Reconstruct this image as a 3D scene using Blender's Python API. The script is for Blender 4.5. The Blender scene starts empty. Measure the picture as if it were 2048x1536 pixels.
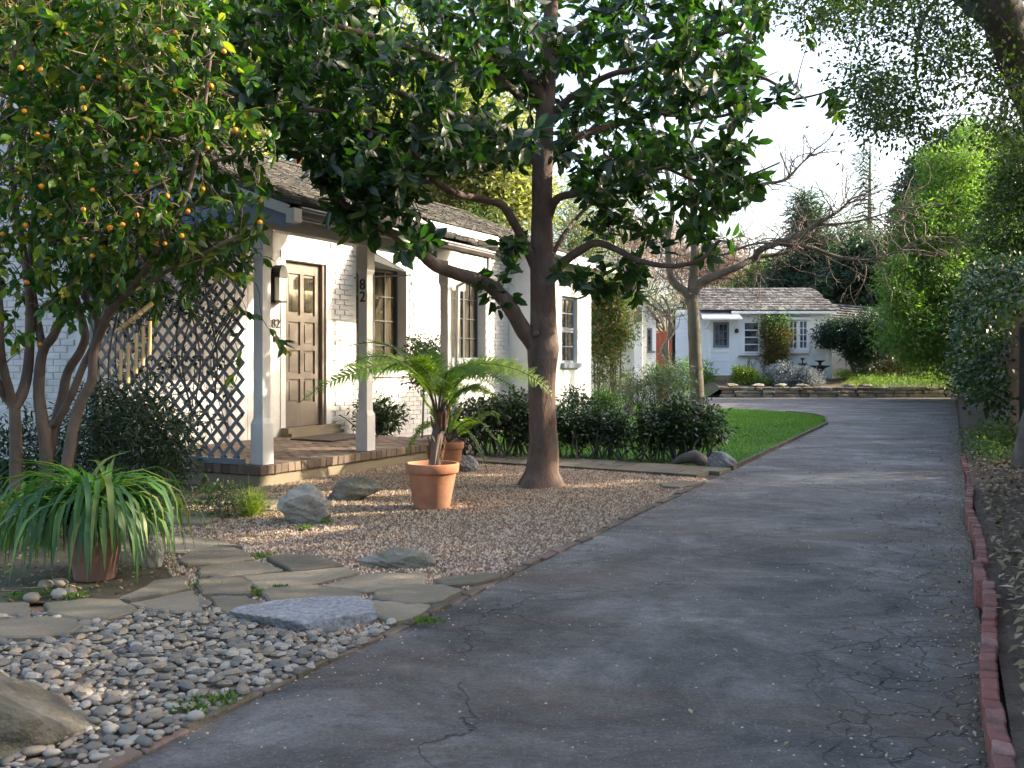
import bpy, math, random
import numpy as np
from mathutils import Matrix, Vector
random.seed(7)
R = np.random.default_rng(11)
sc = bpy.context.scene
# ------------------------------------------------------------------ camera, sky, sun, exposure
cam = bpy.data.objects.new("camera", bpy.data.cameras.new("camera"))
sc.collection.objects.link(cam); sc.camera = cam
CH = 1.2
cam.location = (0, 0, CH); cam.rotation_euler = (math.radians(90), 0, 0)
cam.data.sensor_width = 36; cam.data.lens = 35.16; cam.data.shift_y = -40 / 2048
cam.data.clip_end = 2000; cam.data.clip_start = 0.05
SUN_AZ, SUN_EL = math.radians(82), math.radians(24)   # azimuth clockwise from +Y
SD = np.array([math.sin(SUN_AZ) * math.cos(SUN_EL), math.cos(SUN_AZ) * math.cos(SUN_EL), math.sin(SUN_EL)])
world = bpy.data.worlds.new("World"); sc.world = world; world.use_nodes = True
wn = world.node_tree; bg = wn.nodes["Background"]
sky = wn.nodes.new("ShaderNodeTexSky"); sky.sky_type = 'NISHITA'; sky.sun_disc = False
sky.sun_elevation = SUN_EL; sky.sun_rotation = SUN_AZ
sky.air_density = 1.0; sky.dust_density = 5.0; sky.ozone_density = 1.0
wn.links.new(sky.outputs[0], bg.inputs[0]); bg.inputs[1].default_value = 0.15
sl = bpy.data.objects.new("sun", bpy.data.lights.new("sun", 'SUN')); sc.collection.objects.link(sl)
sl.data.energy = 3.3; sl.data.angle = math.radians(0.5); sl.data.color = (1.0, 0.86, 0.66)
sl.rotation_euler = Vector((-SD[0], -SD[1], -SD[2])).to_track_quat('-Z', 'Y').to_euler()
sc.view_settings.view_transform = 'Standard'; sc.view_settings.look = 'None'
sc.view_settings.gamma = 1; sc.view_settings.use_curve_mapping = False
sc.view_settings.exposure = 2.1
sc.cycles.use_denoising = True
if hasattr(sc.cycles, 'denoiser'): sc.cycles.denoiser = 'OPENIMAGEDENOISE'
sc.cycles.max_bounces = 8; sc.cycles.transparent_max_bounces = 8
sc.cycles.diffuse_bounces = 4; sc.cycles.transmission_bounces = 6
sc.cycles.sample_clamp_indirect = 6

# ------------------------------------------------------------------ frames of reference
def W(px, py, Y): return np.array([(px - 1024) * Y / 2000, Y, CH - (py - 728) * Y / 2000])
def G(px, py, z=0.0):
    Y = (CH - z) * 2000 / (py - 728); return np.array([(px - 1024) * Y / 2000, Y, z])
HU = np.array([.454, .891, 0]); HV = np.array([-.891, .454, 0]); HO = np.array([-2.434, 9.68, 0])
def H(u, v, z=0.0): return HO + u * HU + v * HV + np.array([0, 0, z])
HM = Matrix(((HU[0], HV[0], 0, HO[0]), (HU[1], HV[1], 0, HO[1]), (0, 0, 1, 0), (0, 0, 0, 1)))
def proj(p):
    p = np.asarray(p); return 1024 + 2000 * p[..., 0] / p[..., 1], 728 - 2000 * (p[..., 2] - CH) / p[..., 1]

# ------------------------------------------------------------------ node materials
def _mat(name):
    m = bpy.data.materials.new(name); m.use_nodes = True
    n = m.node_tree; b = n.nodes["Principled BSDF"]; return m, n, b
def nd(n, t, **k):
    x = n.nodes.new(t)
    for a, v in k.items(): setattr(x, a, v)
    return x
def noise(n, vec, scale, detail=4, rough=.6, dist=0):
    t = nd(n, "ShaderNodeTexNoise"); t.inputs["Scale"].default_value = scale
    t.inputs["Detail"].default_value = detail; t.inputs["Roughness"].default_value = rough
    t.inputs["Distortion"].default_value = dist
    n.links.new(vec, t.inputs["Vector"]); return t.outputs["Fac"]
def ramp(n, fac, stops):
    r = nd(n, "ShaderNodeValToRGB"); e = r.color_ramp.elements
    while len(e) < len(stops): e.new(.5)
    for i, (p, c) in enumerate(stops):
        e[i].position = p; e[i].color = (*c, 1) if len(c) == 3 else c
    n.links.new(fac, r.inputs[0]); return r.outputs[0]
def mix(n, fac, a, b, mode='MIX'):
    m = nd(n, "ShaderNodeMix", data_type='RGBA', blend_type=mode)
    for s, v in ((0, fac), (6, a), (7, b)):
        if isinstance(v, (int, float)): m.inputs[s].default_value = v
        elif isinstance(v, tuple): m.inputs[s].default_value = (*v, 1)
        else: n.links.new(v, m.inputs[s])
    return m.outputs[2]
def mth(n, op, a, b=0.0, clamp=False):
    m = nd(n, "ShaderNodeMath", operation=op, use_clamp=clamp)
    for i, v in enumerate((a, b)):
        if isinstance(v, (int, float)): m.inputs[i].default_value = v
        else: n.links.new(v, m.inputs[i])
    return m.outputs[0]
def bump(n, b, h, strength=.4, dist=.01):
    x = nd(n, "ShaderNodeBump"); x.inputs["Strength"].default_value = strength
    x.inputs["Distance"].default_value = dist
    n.links.new(h, x.inputs["Height"]); n.links.new(x.outputs[0], b.inputs["Normal"])
def rnd(n):
    a = nd(n, "ShaderNodeAttribute", attribute_name="rnd"); o = nd(n, "ShaderNodeObjectInfo")
    return mth(n, 'FRACT', mth(n, 'ADD', a.outputs["Fac"], o.outputs["Random"]))
def pos(n, sc_=None):
    g = nd(n, "ShaderNodeNewGeometry")
    if sc_ is None: return g.outputs["Position"]
    m = nd(n, "ShaderNodeMapping"); m.inputs["Scale"].default_value = sc_
    n.links.new(g.outputs["Position"], m.inputs["Vector"]); return m.outputs[0]

def M(name, cols, rough=.8, scale=3, detail=5, bs=60, bst=.3, bd=.006, vary=.0, stretch=None, dirt=None, dscale=1.5, spec=.5, metal=0):
    """colour ramp over world-space noise, fine relief, optional piece-to-piece change and a dirt overlay"""
    m, n, b = _mat(name)
    p = pos(n, stretch)
    f = noise(n, p, scale, detail)
    if vary: f = mth(n, 'ADD', mth(n, 'MULTIPLY', f, 1 - vary), mth(n, 'MULTIPLY', rnd(n), vary))
    k = len(cols); lo, hi = (.3, .7) if not vary else (.2, .8)
    c = ramp(n, f, [(lo + (hi - lo) * i / max(1, k - 1), x) for i, x in enumerate(cols)])
    if dirt:
        d = ramp(n, noise(n, pos(n), dscale, 6, .7), [(.45, (0, 0, 0)), (.68, (1, 1, 1))])
        c = mix(n, mth(n, 'MULTIPLY', d, dirt[3]), c, tuple(dirt[:3]))
    n.links.new(c, b.inputs["Base Color"])
    b.inputs["Roughness"].default_value = rough; b.inputs["Specular IOR Level"].default_value = spec
    b.inputs["Metallic"].default_value = metal
    if bst: bump(n, b, noise(n, p, bs, 4), bst, bd)
    return m
def LEAF(name, cols, rough=.4, trans=.35, tcol=None, spec=.5):
    m, n, b = _mat(name); r = rnd(n); k = len(cols)
    c = ramp(n, r, [(i / max(1, k - 1), x) for i, x in enumerate(cols)])
    c = mix(n, .35, c, ramp(n, noise(n, pos(n), 1.3, 3), [(.35, (.35, .35, .35)), (.65, (1, 1, 1))]), 'MULTIPLY')
    n.links.new(c, b.inputs["Base Color"]); b.inputs["Roughness"].default_value = rough
    b.inputs["Specular IOR Level"].default_value = spec
    t = nd(n, "ShaderNodeBsdfTranslucent"); ms = nd(n, "ShaderNodeMixShader"); ms.inputs[0].default_value = trans
    n.links.new(mix(n, 1.0, c, tcol or (1.9, 2.2, .9), 'MULTIPLY'), t.inputs[0])
    n.links.new(b.outputs[0], ms.inputs[1]); n.links.new(t.outputs[0], ms.inputs[2])
    n.links.new(ms.outputs[0], n.nodes["Material Output"].inputs[0]); return m

MT = {}
MT['white_brick'] = M("white_painted_brick", [(.5, .495, .475), (.66, .65, .63)], .75, 2.5, bs=45, bst=.5, bd=.008, dirt=(.38, .35, .3, .35), dscale=1.2)
MT['white_wood'] = M("white_painted_wood", [(.56, .55, .53), (.68, .67, .65)], .55, 3, bs=30, bst=.15, dirt=(.45, .42, .36, .3), dscale=2.5)
MT['plaster'] = M("white_plaster", [(.6, .6, .585), (.7, .7, .685)], .85, 1.5, bs=25, bst=.3)
MT['blue_board'] = M("blue_grey_board", [(.16, .21, .30), (.20, .26, .36)], .7, 4)
MT['white_blue'] = M("white_cottage_paint", [(.78, .81, .85), (.83, .85, .87)], .6, 3, bst=.15)
MT['dark_frame'] = M("dark_steel_frame", [(.03, .035, .04), (.06, .065, .075)], .45, 6, bst=.1)
MT['grey_frame'] = M("grey_blue_frame", [(.14, .17, .2), (.19, .22, .26)], .5, 6, bst=.1)
MT['door'] = M("taupe_door_paint", [(.14, .115, .09), (.2, .165, .13)], .5, 3, bs=30, bst=.15)
MT['shingle'] = M("weathered_shingle", [(.012, .011, .010), (.035, .032, .029), (.095, .088, .08)], .9, 9, bs=50, bst=.6, vary=.65, dirt=(.045, .045, .025, .6), dscale=4)
MT['shingle_far'] = M("grey_shingle", [(.04, .04, .041), (.09, .088, .086), (.17, .166, .16)], .9, 5, bs=40, bst=.5, vary=.7)
MT['gutter'] = M("dark_gutter_metal", [(.05, .045, .04), (.09, .08, .07)], .4, 6, spec=.6)
MT['paver'] = M("old_brick_paver", [(.085, .06, .042), (.14, .095, .068), (.2, .145, .105)], .8, 5, bs=50, bst=.5, vary=.5, dirt=(.1, .09, .06, .5))
MT['brick'] = M("red_edging_brick", [(.20, .065, .05), (.28, .10, .08), (.34, .18, .15)], .85, 12, bs=60, bst=.8, bd=.01, vary=.6, dirt=(.07, .055, .045, .85), dscale=7)
MT['brick_old'] = M("mossy_edging_brick", [(.10, .08, .065), (.14, .10, .08), (.19, .13, .11)], .9, 9, bs=60, bst=.8, bd=.012, vary=.6, dirt=(.07, .075, .03, .85), dscale=5)
MT['concrete'] = M("aged_concrete", [(.2, .165, .11), (.3, .25, .17)], .9, 3, bs=60, bst=.5, dirt=(.1, .1, .05, .5))
MT['flag'] = M("sandstone_flag", [(.11, .093, .066), (.17, .142, .102), (.25, .208, .148)], .9, 4, bs=30, bst=.8, bd=.012, vary=.55, dirt=(.09, .10, .05, .45), dscale=3)
MT['terracotta_dusty'] = M("dusty_terracotta", [(.20, .10, .08), (.29, .15, .12)], .9, 5, bs=60, bst=.3, dirt=(.12, .09, .07, .5), dscale=6)
MT['terracotta'] = M("terracotta", [(.33, .13, .065), (.43, .18, .09), (.5, .25, .15)], .9, 6, 8, bs=60, bst=.35, dirt=(.22, .15, .10, .75), dscale=5)
MT['bark'] = M("magnolia_bark", [(.06, .044, .035), (.12, .085, .068), (.185, .138, .11)], .9, 7, 8, bs=45, bst=.8, bd=.012, stretch=(1, 1, .45), dirt=(.13, .06, .035, .55), dscale=3.5)
MT['bark_thin'] = M("smooth_brown_bark", [(.08, .055, .042), (.16, .115, .088)], .8, 8, bs=60, bst=.5, stretch=(1, 1, .5))
MT['bark_grey'] = M("grey_bark", [(.07, .062, .055), (.15, .135, .12)], .9, 7, bs=40, bst=.7, bd=.012)
MT['bark_pale'] = M("pale_lichen_bark", [(.06, .05, .035), (.13, .108, .075)], .9, 6, bs=30, bst=.5)
MT['soil'] = M("dark_soil", [(.045, .032, .022), (.09, .062, .042), (.14, .10, .068)], .95, 6, 8, bs=40, bst=.9, bd=.02)
MT['soil_moss'] = M("mossy_soil", [(.05, .04, .028), (.085, .068, .045), (.06, .075, .02)], .95, 3, 8, bs=60, bst=.9, bd=.015)
MT['gravel_bed'] = M("fine_gravel_bed", [(.14, .11, .085), (.25, .19, .15)], .95, 60, 4, bs=120, bst=.9, bd=.01)
MT['gravel'] = M("pea_gravel", [(.15, .09, .05), (.28, .18, .108), (.38, .27, .18), (.5, .41, .31)], .8, 5, bst=0, vary=.85)
MT['pebble'] = M("river_pebble", [(.115, .108, .095), (.155, .138, .112), (.2, .165, .12), (.245, .205, .15), (.31, .28, .235)], .65, 7, bs=90, bst=.2, vary=.8)
MT['granite'] = M("speckled_granite", [(.12, .125, .13), (.22, .225, .235), (.36, .36, .37)], .85, 42, 8, bs=60, bst=.7, bd=.012, dirt=(.2, .19, .15, .4))
MT['rock'] = M("lichen_rock", [(.12, .105, .08), (.2, .18, .14), (.3, .28, .235)], .9, 6, 9, bs=30, bst=.9, bd=.02, dirt=(.09, .10, .04, .6), dscale=4)
MT['rock_moss'] = M("mossy_boulder", [(.07, .06, .045), (.14, .12, .09), (.24, .21, .165)], .95, 7, 10, bs=25, bst=1, bd=.025, dirt=(.06, .065, .03, .8), dscale=5)
MT['rock_pale'] = M("pale_split_rock", [(.22, .2, .16), (.34, .32, .27), (.42, .39, .32)], .9, 12, 9, bs=40, bst=.9, bd=.015, dirt=(.14, .12, .08, .4), dscale=8)
MT['wood_fence'] = M("weathered_fence_wood", [(.07, .058, .05), (.15, .13, .11)], .9, 5, bs=40, bst=.6, stretch=(8, 8, .7), vary=.3)
MT['red_fence'] = M("redwood_fence", [(.22, .055, .03), (.36, .10, .05)], .8, 5, stretch=(6, 6, .6), vary=.4)
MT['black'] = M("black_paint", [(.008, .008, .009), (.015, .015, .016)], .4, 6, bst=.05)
MT['black_iron'] = M("dark_cast_stone", [(.015, .017, .022), (.04, .042, .05)], .6, 8)
MT['bamboo'] = M("bamboo_cane", [(.42, .27, .11), (.58, .4, .19)], .5, 14, stretch=(1, 1, .3), bst=.2)
MT['lamp_glass'] = M("frosted_lamp_glass", [(.5, .52, .48), (.6, .62, .58)], .3, 4, bst=0)
MT['awning'] = M("white_corrugated_awning", [(.7, .71, .73), (.8, .81, .83)], .5, 3, dirt=(.5, .42, .3, .4), dscale=4)
MT['mat'] = M("rubber_mat", [(.03, .022, .018), (.07, .05, .04)], .8, 30)
MT['hose'] = M("teal_hose", [(.10, .42, .42), (.16, .5, .5)], .4, 6, bst=0)
MT['glass'], n, b = _mat("window_glass")
n.links.new(ramp(n, noise(n, pos(n, (3, 3, .5)), 2.5, 3), [(.35, (.03, .028, .022)), (.65, (.085, .07, .045))]), b.inputs["Base Color"])
b.inputs["Roughness"].default_value = .04; b.inputs["Specular IOR Level"].default_value = .9
MT['glass_dark'], n, b = _mat("cottage_glass")
n.links.new(ramp(n, noise(n, pos(n), 2.2, 3), [(.4, (.03, .035, .05)), (.65, (.17, .17, .19))]), b.inputs["Base Color"])
b.inputs["Roughness"].default_value = .05; b.inputs["Specular IOR Level"].default_value = .9
MT['orange'] = M("orange_peel", [(.75, .24, .02), (.85, .36, .03)], .45, 9, bs=200, bst=.2)
# foliage
MT['l_mag'] = LEAF("magnolia_leaf", [(.010, .026, .010), (.014, .038, .012), (.02, .052, .014), (.032, .075, .016), (.09, .11, .02)], .3, .36, (2.4, 3.1, .7), .6)
MT['l_cit'] = LEAF("citrus_leaf", [(.02, .065, .016), (.035, .10, .02), (.06, .13, .022), (.11, .165, .025), (.2, .22, .03)], .38, .5, (1.9, 2.1, .6), .5)
MT['l_oak'] = LEAF("oak_leaf", [(.02, .04, .014), (.035, .065, .018), (.06, .10, .022)], .45, .4, (1.9, 2.2, .6))
MT['l_ivy'] = LEAF("ivy_leaf", [(.012, .03, .012), (.02, .05, .016), (.035, .075, .02), (.07, .12, .03)], .32, .2, None, .6)
MT['l_bright'] = LEAF("bright_evergreen_leaf", [(.04, .095, .022), (.075, .15, .028), (.15, .23, .038)], .5, .4)
MT['l_dark'] = LEAF("dark_evergreen_leaf", [(.012, .032, .018), (.02, .05, .026), (.035, .07, .03)], .5, .25)
MT['l_conifer'] = LEAF("conifer_needle", [(.02, .045, .03), (.035, .07, .045), (.055, .10, .06)], .6, .25)
MT['l_yellow'] = LEAF("sunlit_yellow_green_leaf", [(.12, .14, .05), (.2, .21, .09), (.3, .29, .14)], .5, .45)  # sunlit yellow and hazy paleness put into the leaf colour
MT['l_chart'] = LEAF("chartreuse_leaf", [(.12, .19, .03), (.2, .27, .04), (.3, .33, .06)], .5, .35)
MT['l_pink'] = LEAF("winter_twig_haze", [(.24, .16, .12), (.34, .24, .18)], .8, .2, (1, 1, 1))
MT['l_grey'] = LEAF("silver_leaf", [(.22, .26, .26), (.3, .34, .35), (.4, .43, .44)], .7, .2, (1, 1, 1))
MT['l_fern'] = LEAF("fern_leaflet", [(.09, .19, .02), (.15, .27, .03), (.25, .36, .045)], .5, .45, (1.6, 1.7, .6))
MT['l_hedge'] = LEAF("hedge_leaf", [(.014, .03, .012), (.025, .05, .015), (.045, .085, .022)], .33, .25, None, .55)
MT['l_strap'] = LEAF("strap_leaf", [(.025, .085, .03), (.04, .12, .035), (.065, .165, .035), (.16, .19, .05)], .5, .4, (1.8, 2, .5))
MT['l_rust'] = LEAF("rusty_dry_leaf", [(.18, .07, .025), (.28, .13, .05), (.12, .08, .03)], .7, .3, (1.2, 1, .7))
MT['l_vine'] = LEAF("vine_leaf", [(.03, .075, .018), (.055, .12, .025), (.09, .16, .035), (.13, .16, .04), (.2, .11, .05)], .5, .35)
MT['l_litter'] = LEAF("fallen_leaf", [(.12, .07, .035), (.25, .16, .08), (.4, .3, .17), (.2, .17, .07), (.55, .45, .3)], .8, .1, (1, 1, 1))
MT['grass'] = LEAF("lawn_grass", [(.05, .15, .012), (.085, .23, .018), (.15, .32, .03), (.22, .34, .05)], .6, .3, (1.4, 1.6, .6))
MT['lawn'] = M("lawn_soil", [(.03, .09, .012), (.05, .14, .02)], .9, 4, bs=60, bst=.5)
MT['pink_path'] = M("pink_path_stone", [(.34, .27, .23), (.45, .37, .32)], .9, 3)

def asphalt():
    m, n, b = _mat("worn_asphalt"); p = pos(n)
    big = noise(n, pos(n, (.9, 1.1, 1)), 1.1, 10, .72, .6)
    c = ramp(n, big, [(.34, (.062, .059, .057)), (.44, (.118, .113, .108)), (.53, (.18, .173, .167)), (.64, (.31, .30, .29))])
    c = mix(n, .75, c, ramp(n, noise(n, pos(n), 7, 9, .75, .3), [(.36, (.30, .29, .28)), (.48, (.75, .75, .75)), (.6, (1, 1, 1))]), 'MULTIPLY')
    br = ramp(n, noise(n, pos(n, (.45, 1.1, 1)), .75, 7, .7, .5), [(.5, (0, 0, 0)), (.62, (1, 1, 1))])
    c = mix(n, mth(n, 'MULTIPLY', br, .75), c, (.12, .075, .045))
    v = nd(n, "ShaderNodeTexVoronoi"); v.inputs["Scale"].default_value = 105; n.links.new(p, v.inputs["Vector"])
    sp = nd(n, "ShaderNodeSeparateColor"); n.links.new(v.outputs["Color"], sp.inputs[0])
    st = ramp(n, sp.outputs[0], [(.82, (0, 0, 0)), (.95, (1, 1, 1))])
    near = ramp(n, v.outputs["Distance"], [(.25, (1, 1, 1)), (.5, (0, 0, 0))])
    c = mix(n, mth(n, 'MULTIPLY', mth(n, 'MULTIPLY', st, near), .65), c, (.33, .31, .28))
    c = mix(n, .7, c, ramp(n, noise(n, p, 55, 6, .85), [(.36, (.15, .15, .15)), (.62, (1, 1, 1))]), 'MULTIPLY')
    # cracks
    wv = nd(n, "ShaderNodeTexNoise"); wv.inputs["Scale"].default_value = 3.0; wv.inputs["Detail"].default_value = 6; n.links.new(p, wv.inputs["Vector"])
    off = nd(n, "ShaderNodeVectorMath", operation='MULTIPLY_ADD'); n.links.new(wv.outputs["Color"], off.inputs[0])
    off.inputs[1].default_value = (.5, .5, .5); n.links.new(p, off.inputs[2])
    def crack(scale, w):
        q = nd(n, "ShaderNodeTexVoronoi", feature='DISTANCE_TO_EDGE'); q.inputs["Scale"].default_value = scale
        n.links.new(off.outputs[0], q.inputs["Vector"])
        return ramp(n, q.outputs["Distance"], [(0, (1, 1, 1)), (w, (0, 0, 0))])
    xyz = nd(n, "ShaderNodeSeparateXYZ"); n.links.new(p, xyz.inputs[0])
    s = mth(n, 'SUBTRACT', xyz.outputs[0], mth(n, 'MULTIPLY', xyz.outputs[1], .44))       # -2.49 .. +0.13 across the drive
    right = ramp(n, mth(n, 'ADD', mth(n, 'MULTIPLY', s, .5), mth(n, 'MULTIPLY', noise(n, p, .8, 5), .9)), [(.12, (0, 0, 0)), (.3, (1, 1, 1))])
    k1 = mth(n, 'MULTIPLY', crack(4.5, .022), right)
    m2 = ramp(n, noise(n, p, .55, 3), [(.42, (0, 0, 0)), (.5, (1, 1, 1))])
    k2 = mth(n, 'MULTIPLY', crack(.6, .004), m2)
    ck = mth(n, 'MAXIMUM', k1, k2)
    c = mix(n, mth(n, 'MULTIPLY', ck, .75), c, (.018, .016, .014))
    edge = ramp(n, mth(n, 'ADD', mth(n, 'MULTIPLY', s, 1.0), mth(n, 'MULTIPLY', noise(n, p, 2.2, 6, .7), 1.1)), [(.42, (0, 0, 0)), (.62, (1, 1, 1))])
    c = mix(n, mth(n, 'MULTIPLY', edge, .8), c, (.085, .06, .042))
    n.links.new(c, b.inputs["Base Color"])
    n.links.new(ramp(n, big, [(.3, (.75, .75, .75)), (.7, (.52, .52, .52))]), b.inputs["Roughness"])
    h = mth(n, 'SUBTRACT', mth(n, 'ADD', mth(n, 'MULTIPLY', noise(n, p, 90, 5, .7), .6), mth(n, 'MULTIPLY', noise(n, p, 5, 9, .7), 1.2)), mth(n, 'MULTIPLY', ck, 1.2))
    bump(n, b, h, 1.0, .02)
    return m
MT['asphalt'] = asphalt()

# ------------------------------------------------------------------ object helpers
WM = {}
def link(o, parent=None, basis=None):
    sc.collection.objects.link(o)
    b = basis if basis is not None else Matrix.Identity(4)
    if parent is not None:
        o.parent = parent; o.matrix_parent_inverse = WM[parent.name].inverted()
    o.matrix_basis = b; WM[o.name] = b.copy(); return o
def tag(o, label=None, cat=None, group=None, kind=None):
    for k, v in (('label', label), ('category', cat), ('group', group), ('kind', kind)):
        if v: o[k] = v
    return o
def empty(name, loc, label=None, cat=None, group=None, kind=None, parent=None):
    o = bpy.data.objects.new(name, None); o.empty_display_size = .1
    link(o, parent, Matrix.Translation(Vector(tuple(float(x) for x in loc))))
    return tag(o, label, cat, group, kind)
def ob(name, me, m, parent=None, basis=None, **k):
    if m is not None and not me.materials: me.materials.append(m)
    o = bpy.data.objects.new(name, me); link(o, parent, basis); return tag(o, **k)

class MB:
    def __init__(s): s.v = []; s.f = []; s.r = []; s.n = 0
    def add(s, v, f, r=None):
        v = np.asarray(v, float); s.v.append(v); s.f += [tuple(i + s.n for i in q) for q in f]; s.n += len(v)
        s.r += [random.random() if r is None else r] * len(v); return s
    def box(s, a, b, mtx=None, r=None):
        (x0, y0, z0), (x1, y1, z1) = a, b
        v = np.array([(x0, y0, z0), (x1, y0, z0), (x1, y1, z0), (x0, y1, z0), (x0, y0, z1), (x1, y0, z1), (x1, y1, z1), (x0, y1, z1)], float)
        if mtx is not None: v = xf(mtx, v)
        return s.add(v, BOXF, r)
    def tube(s, pts, rad, seg=8, r=None, cap=True, rough=0):
        pts = np.asarray(pts, float); k = len(pts); rad = np.broadcast_to(rad, (k,)).astype(float)
        t = np.gradient(pts, axis=0); t /= np.linalg.norm(t, axis=1)[:, None] + 1e-9
        up = np.array([0, 0, 1.]) if abs(t[0][2]) < .9 else np.array([0, 1., 0])
        x = np.cross(t[0], up); x /= np.linalg.norm(x)
        vs = []; a = np.arange(seg) * 2 * math.pi / seg
        for i in range(k):
            x = x - t[i] * np.dot(x, t[i]); x /= np.linalg.norm(x) + 1e-9; y = np.cross(t[i], x)
            rr = rad[i] * (1 + (R.uniform(-rough, rough, seg) if rough else 0))
            rr = np.broadcast_to(rr, (seg,))
            vs.append(pts[i] + (np.cos(a) * rr)[:, None] * x + (np.sin(a) * rr)[:, None] * y)
        f = [(i * seg + j, i * seg + (j + 1) % seg, (i + 1) * seg + (j + 1) % seg, (i + 1) * seg + j) for i in range(k - 1) for j in range(seg)]
        if cap: f += [tuple(range(seg))[::-1], tuple((k - 1) * seg + j for j in range(seg))]
        return s.add(np.concatenate(vs), f, r)
    def lathe(s, prof, c=(0, 0, 0), seg=28):
        a = np.arange(seg) * 2 * math.pi / seg
        v = np.concatenate([np.stack([np.cos(a) * r_ + c[0], np.sin(a) * r_ + c[1], np.full(seg, z + c[2])], 1) for r_, z in prof])
        k = len(prof)
        f = [(i * seg + j, i * seg + (j + 1) % seg, (i + 1) * seg + (j + 1) % seg, (i + 1) * seg + j) for i in range(k - 1) for j in range(seg)]
        return s.add(v, f)
    def poly(s, pts, z0, z1):
        pts = np.asarray(pts, float)[:, :2]; k = len(pts)
        area = .5 * sum(pts[i][0] * pts[(i + 1) % k][1] - pts[(i + 1) % k][0] * pts[i][1] for i in range(k))
        if area < 0: pts = pts[::-1]
        v = np.concatenate([np.c_[pts, np.full(k, z0)], np.c_[pts, np.full(k, z1)]])
        f = [tuple(range(k, 2 * k)), tuple(range(k))[::-1]] + [(i, (i + 1) % k, k + (i + 1) % k, k + i) for i in range(k)]
        return s.add(v, f)
    def mesh(s, name, smooth=False):
        me = bpy.data.meshes.new(name)
        me.from_pydata(np.concatenate(s.v).tolist(), [], s.f)
        at = me.attributes.new("rnd", 'FLOAT', 'POINT'); at.data.foreach_set("value", np.array(s.r, np.float32))
        if smooth: me.polygons.foreach_set("use_smooth", [True] * len(me.polygons))
        me.update(); return me
    def build(s, name, m, parent=None, smooth=False, **k): return ob(name, s.mesh(name, smooth), m, parent, **k)
BOXF = [(0, 3, 2, 1), (4, 5, 6, 7), (0, 1, 5, 4), (1, 2, 6, 5), (2, 3, 7, 6), (3, 0, 4, 7)]
def xf(mtx, v):
    m = np.array(mtx); return np.asarray(v) @ m[:3, :3].T + m[:3, 3]
def bulk(name, V, F, r, m, parent=None, smooth=False, **k):
    """V (N,3), F (K,3|4) int, r (N,) -> one mesh, quickly"""
    me = bpy.data.meshes.new(name); V = np.ascontiguousarray(V, np.float32); F = np.ascontiguousarray(F, np.int32)
    me.vertices.add(len(V)); me.vertices.foreach_set("co", V.ravel())
    me.loops.add(F.size); me.loops.foreach_set("vertex_index", F.ravel())
    me.polygons.add(len(F)); me.polygons.foreach_set("loop_start", np.arange(0, F.size, F.shape[1], dtype=np.int32))
    at = me.attributes.new("rnd", 'FLOAT', 'POINT'); at.data.foreach_set("value", np.ascontiguousarray(r, np.float32))
    if smooth: me.polygons.foreach_set("use_smooth", np.ones(len(F), bool))
    me.update(calc_edges=True)
    return ob(name, me, m, parent, **k)

_cb = {}
def cbox(sx, sy, sz, ch=.004, jit=.0, seed=0):
    """chamfered block centred on the origin (44 triangles)"""
    key = (round(sx, 4), round(sy, 4), round(sz, 4), ch, jit, seed)
    if key in _cb: return _cb[key]
    rr = random.Random(seed + 5); h = (sx / 2, sy / 2, sz / 2); v = []; ix = {}
    for a in (-1, 1):
        for b in (-1, 1):
            for c in (-1, 1):
                j = [rr.uniform(-jit, jit) for _ in range(3)]
                for ax in range(3):
                    p = [a * (h[0] - (0 if ax == 0 else ch)) + j[0], b * (h[1] - (0 if ax == 1 else ch)) + j[1], c * (h[2] - (0 if ax == 2 else ch)) + j[2]]
                    ix[(a, b, c, ax)] = len(v); v.append(p)
    f = []; q = lambda *k: f.append([ix[x] for x in k])
    for s in (-1, 1):
        for ax in range(3):
            o = [(-1, -1), (1, -1), (1, 1), (-1, 1)]
            if s < 0: o = o[::-1]
            if ax == 1: o = o[::-1]
            ks = []
            for p in o:
                t = list(p); t.insert(ax, s); ks.append((*t, ax))
            q(*ks)
    for a1, a2 in ((0, 1), (0, 2), (1, 2)):
        fr = 3 - a1 - a2
        for s1 in (-1, 1):
            for s2 in (-1, 1):
                def k(sf, ax):
                    t = [0, 0, 0]; t[a1] = s1; t[a2] = s2; t[fr] = sf; return (*t, ax)
                q(k(-1, a1), k(1, a1), k(1, a2), k(-1, a2))
    for a in (-1, 1):
        for b in (-1, 1):
            for c in (-1, 1): q((a, b, c, 0), (a, b, c, 1), (a, b, c, 2))
    v = np.array(v)
    out = []
    for g in f:
        p = v[g]; nn = np.cross(p[1] - p[0], p[2] - p[0]); out.append(tuple(g) if np.dot(nn, p.mean(0)) > 0 else tuple(g[::-1]))
    mb = MB(); mb.add(v, out, 0.0); me = mb.mesh("block"); _cb[key] = me; return me

def pieces(parent, name, items, m, limit=300, mark=None):
    """items: (mesh, world matrix). The ones that show largest become objects, the rest one stuff part."""
    def key(it):
        t = it[1].translation; px, py = proj(np.array(t)) if t[1] > .3 else (-1e4, 0)
        out = 0 if (-30 < px < 2080 and -30 < py < 1570) else 1000
        return out + t[1]
    items = sorted(items, key=key)
    for me, mt in items[:limit]: ob(name, me, m, parent, mt)
    rest = items[limit:]
    if rest:
        V = []; F4 = []; r = []; o = 0; mb = MB()
        for me, mt in rest:
            co = np.empty(len(me.vertices) * 3, np.float32); me.vertices.foreach_get("co", co)
            mb.add(xf(mt, co.reshape(-1, 3)), [tuple(p.vertices) for p in me.polygons])
        o = mb.build(name + "_mass" if mark is None else mark, m, parent); tag(o, kind='stuff')

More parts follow.
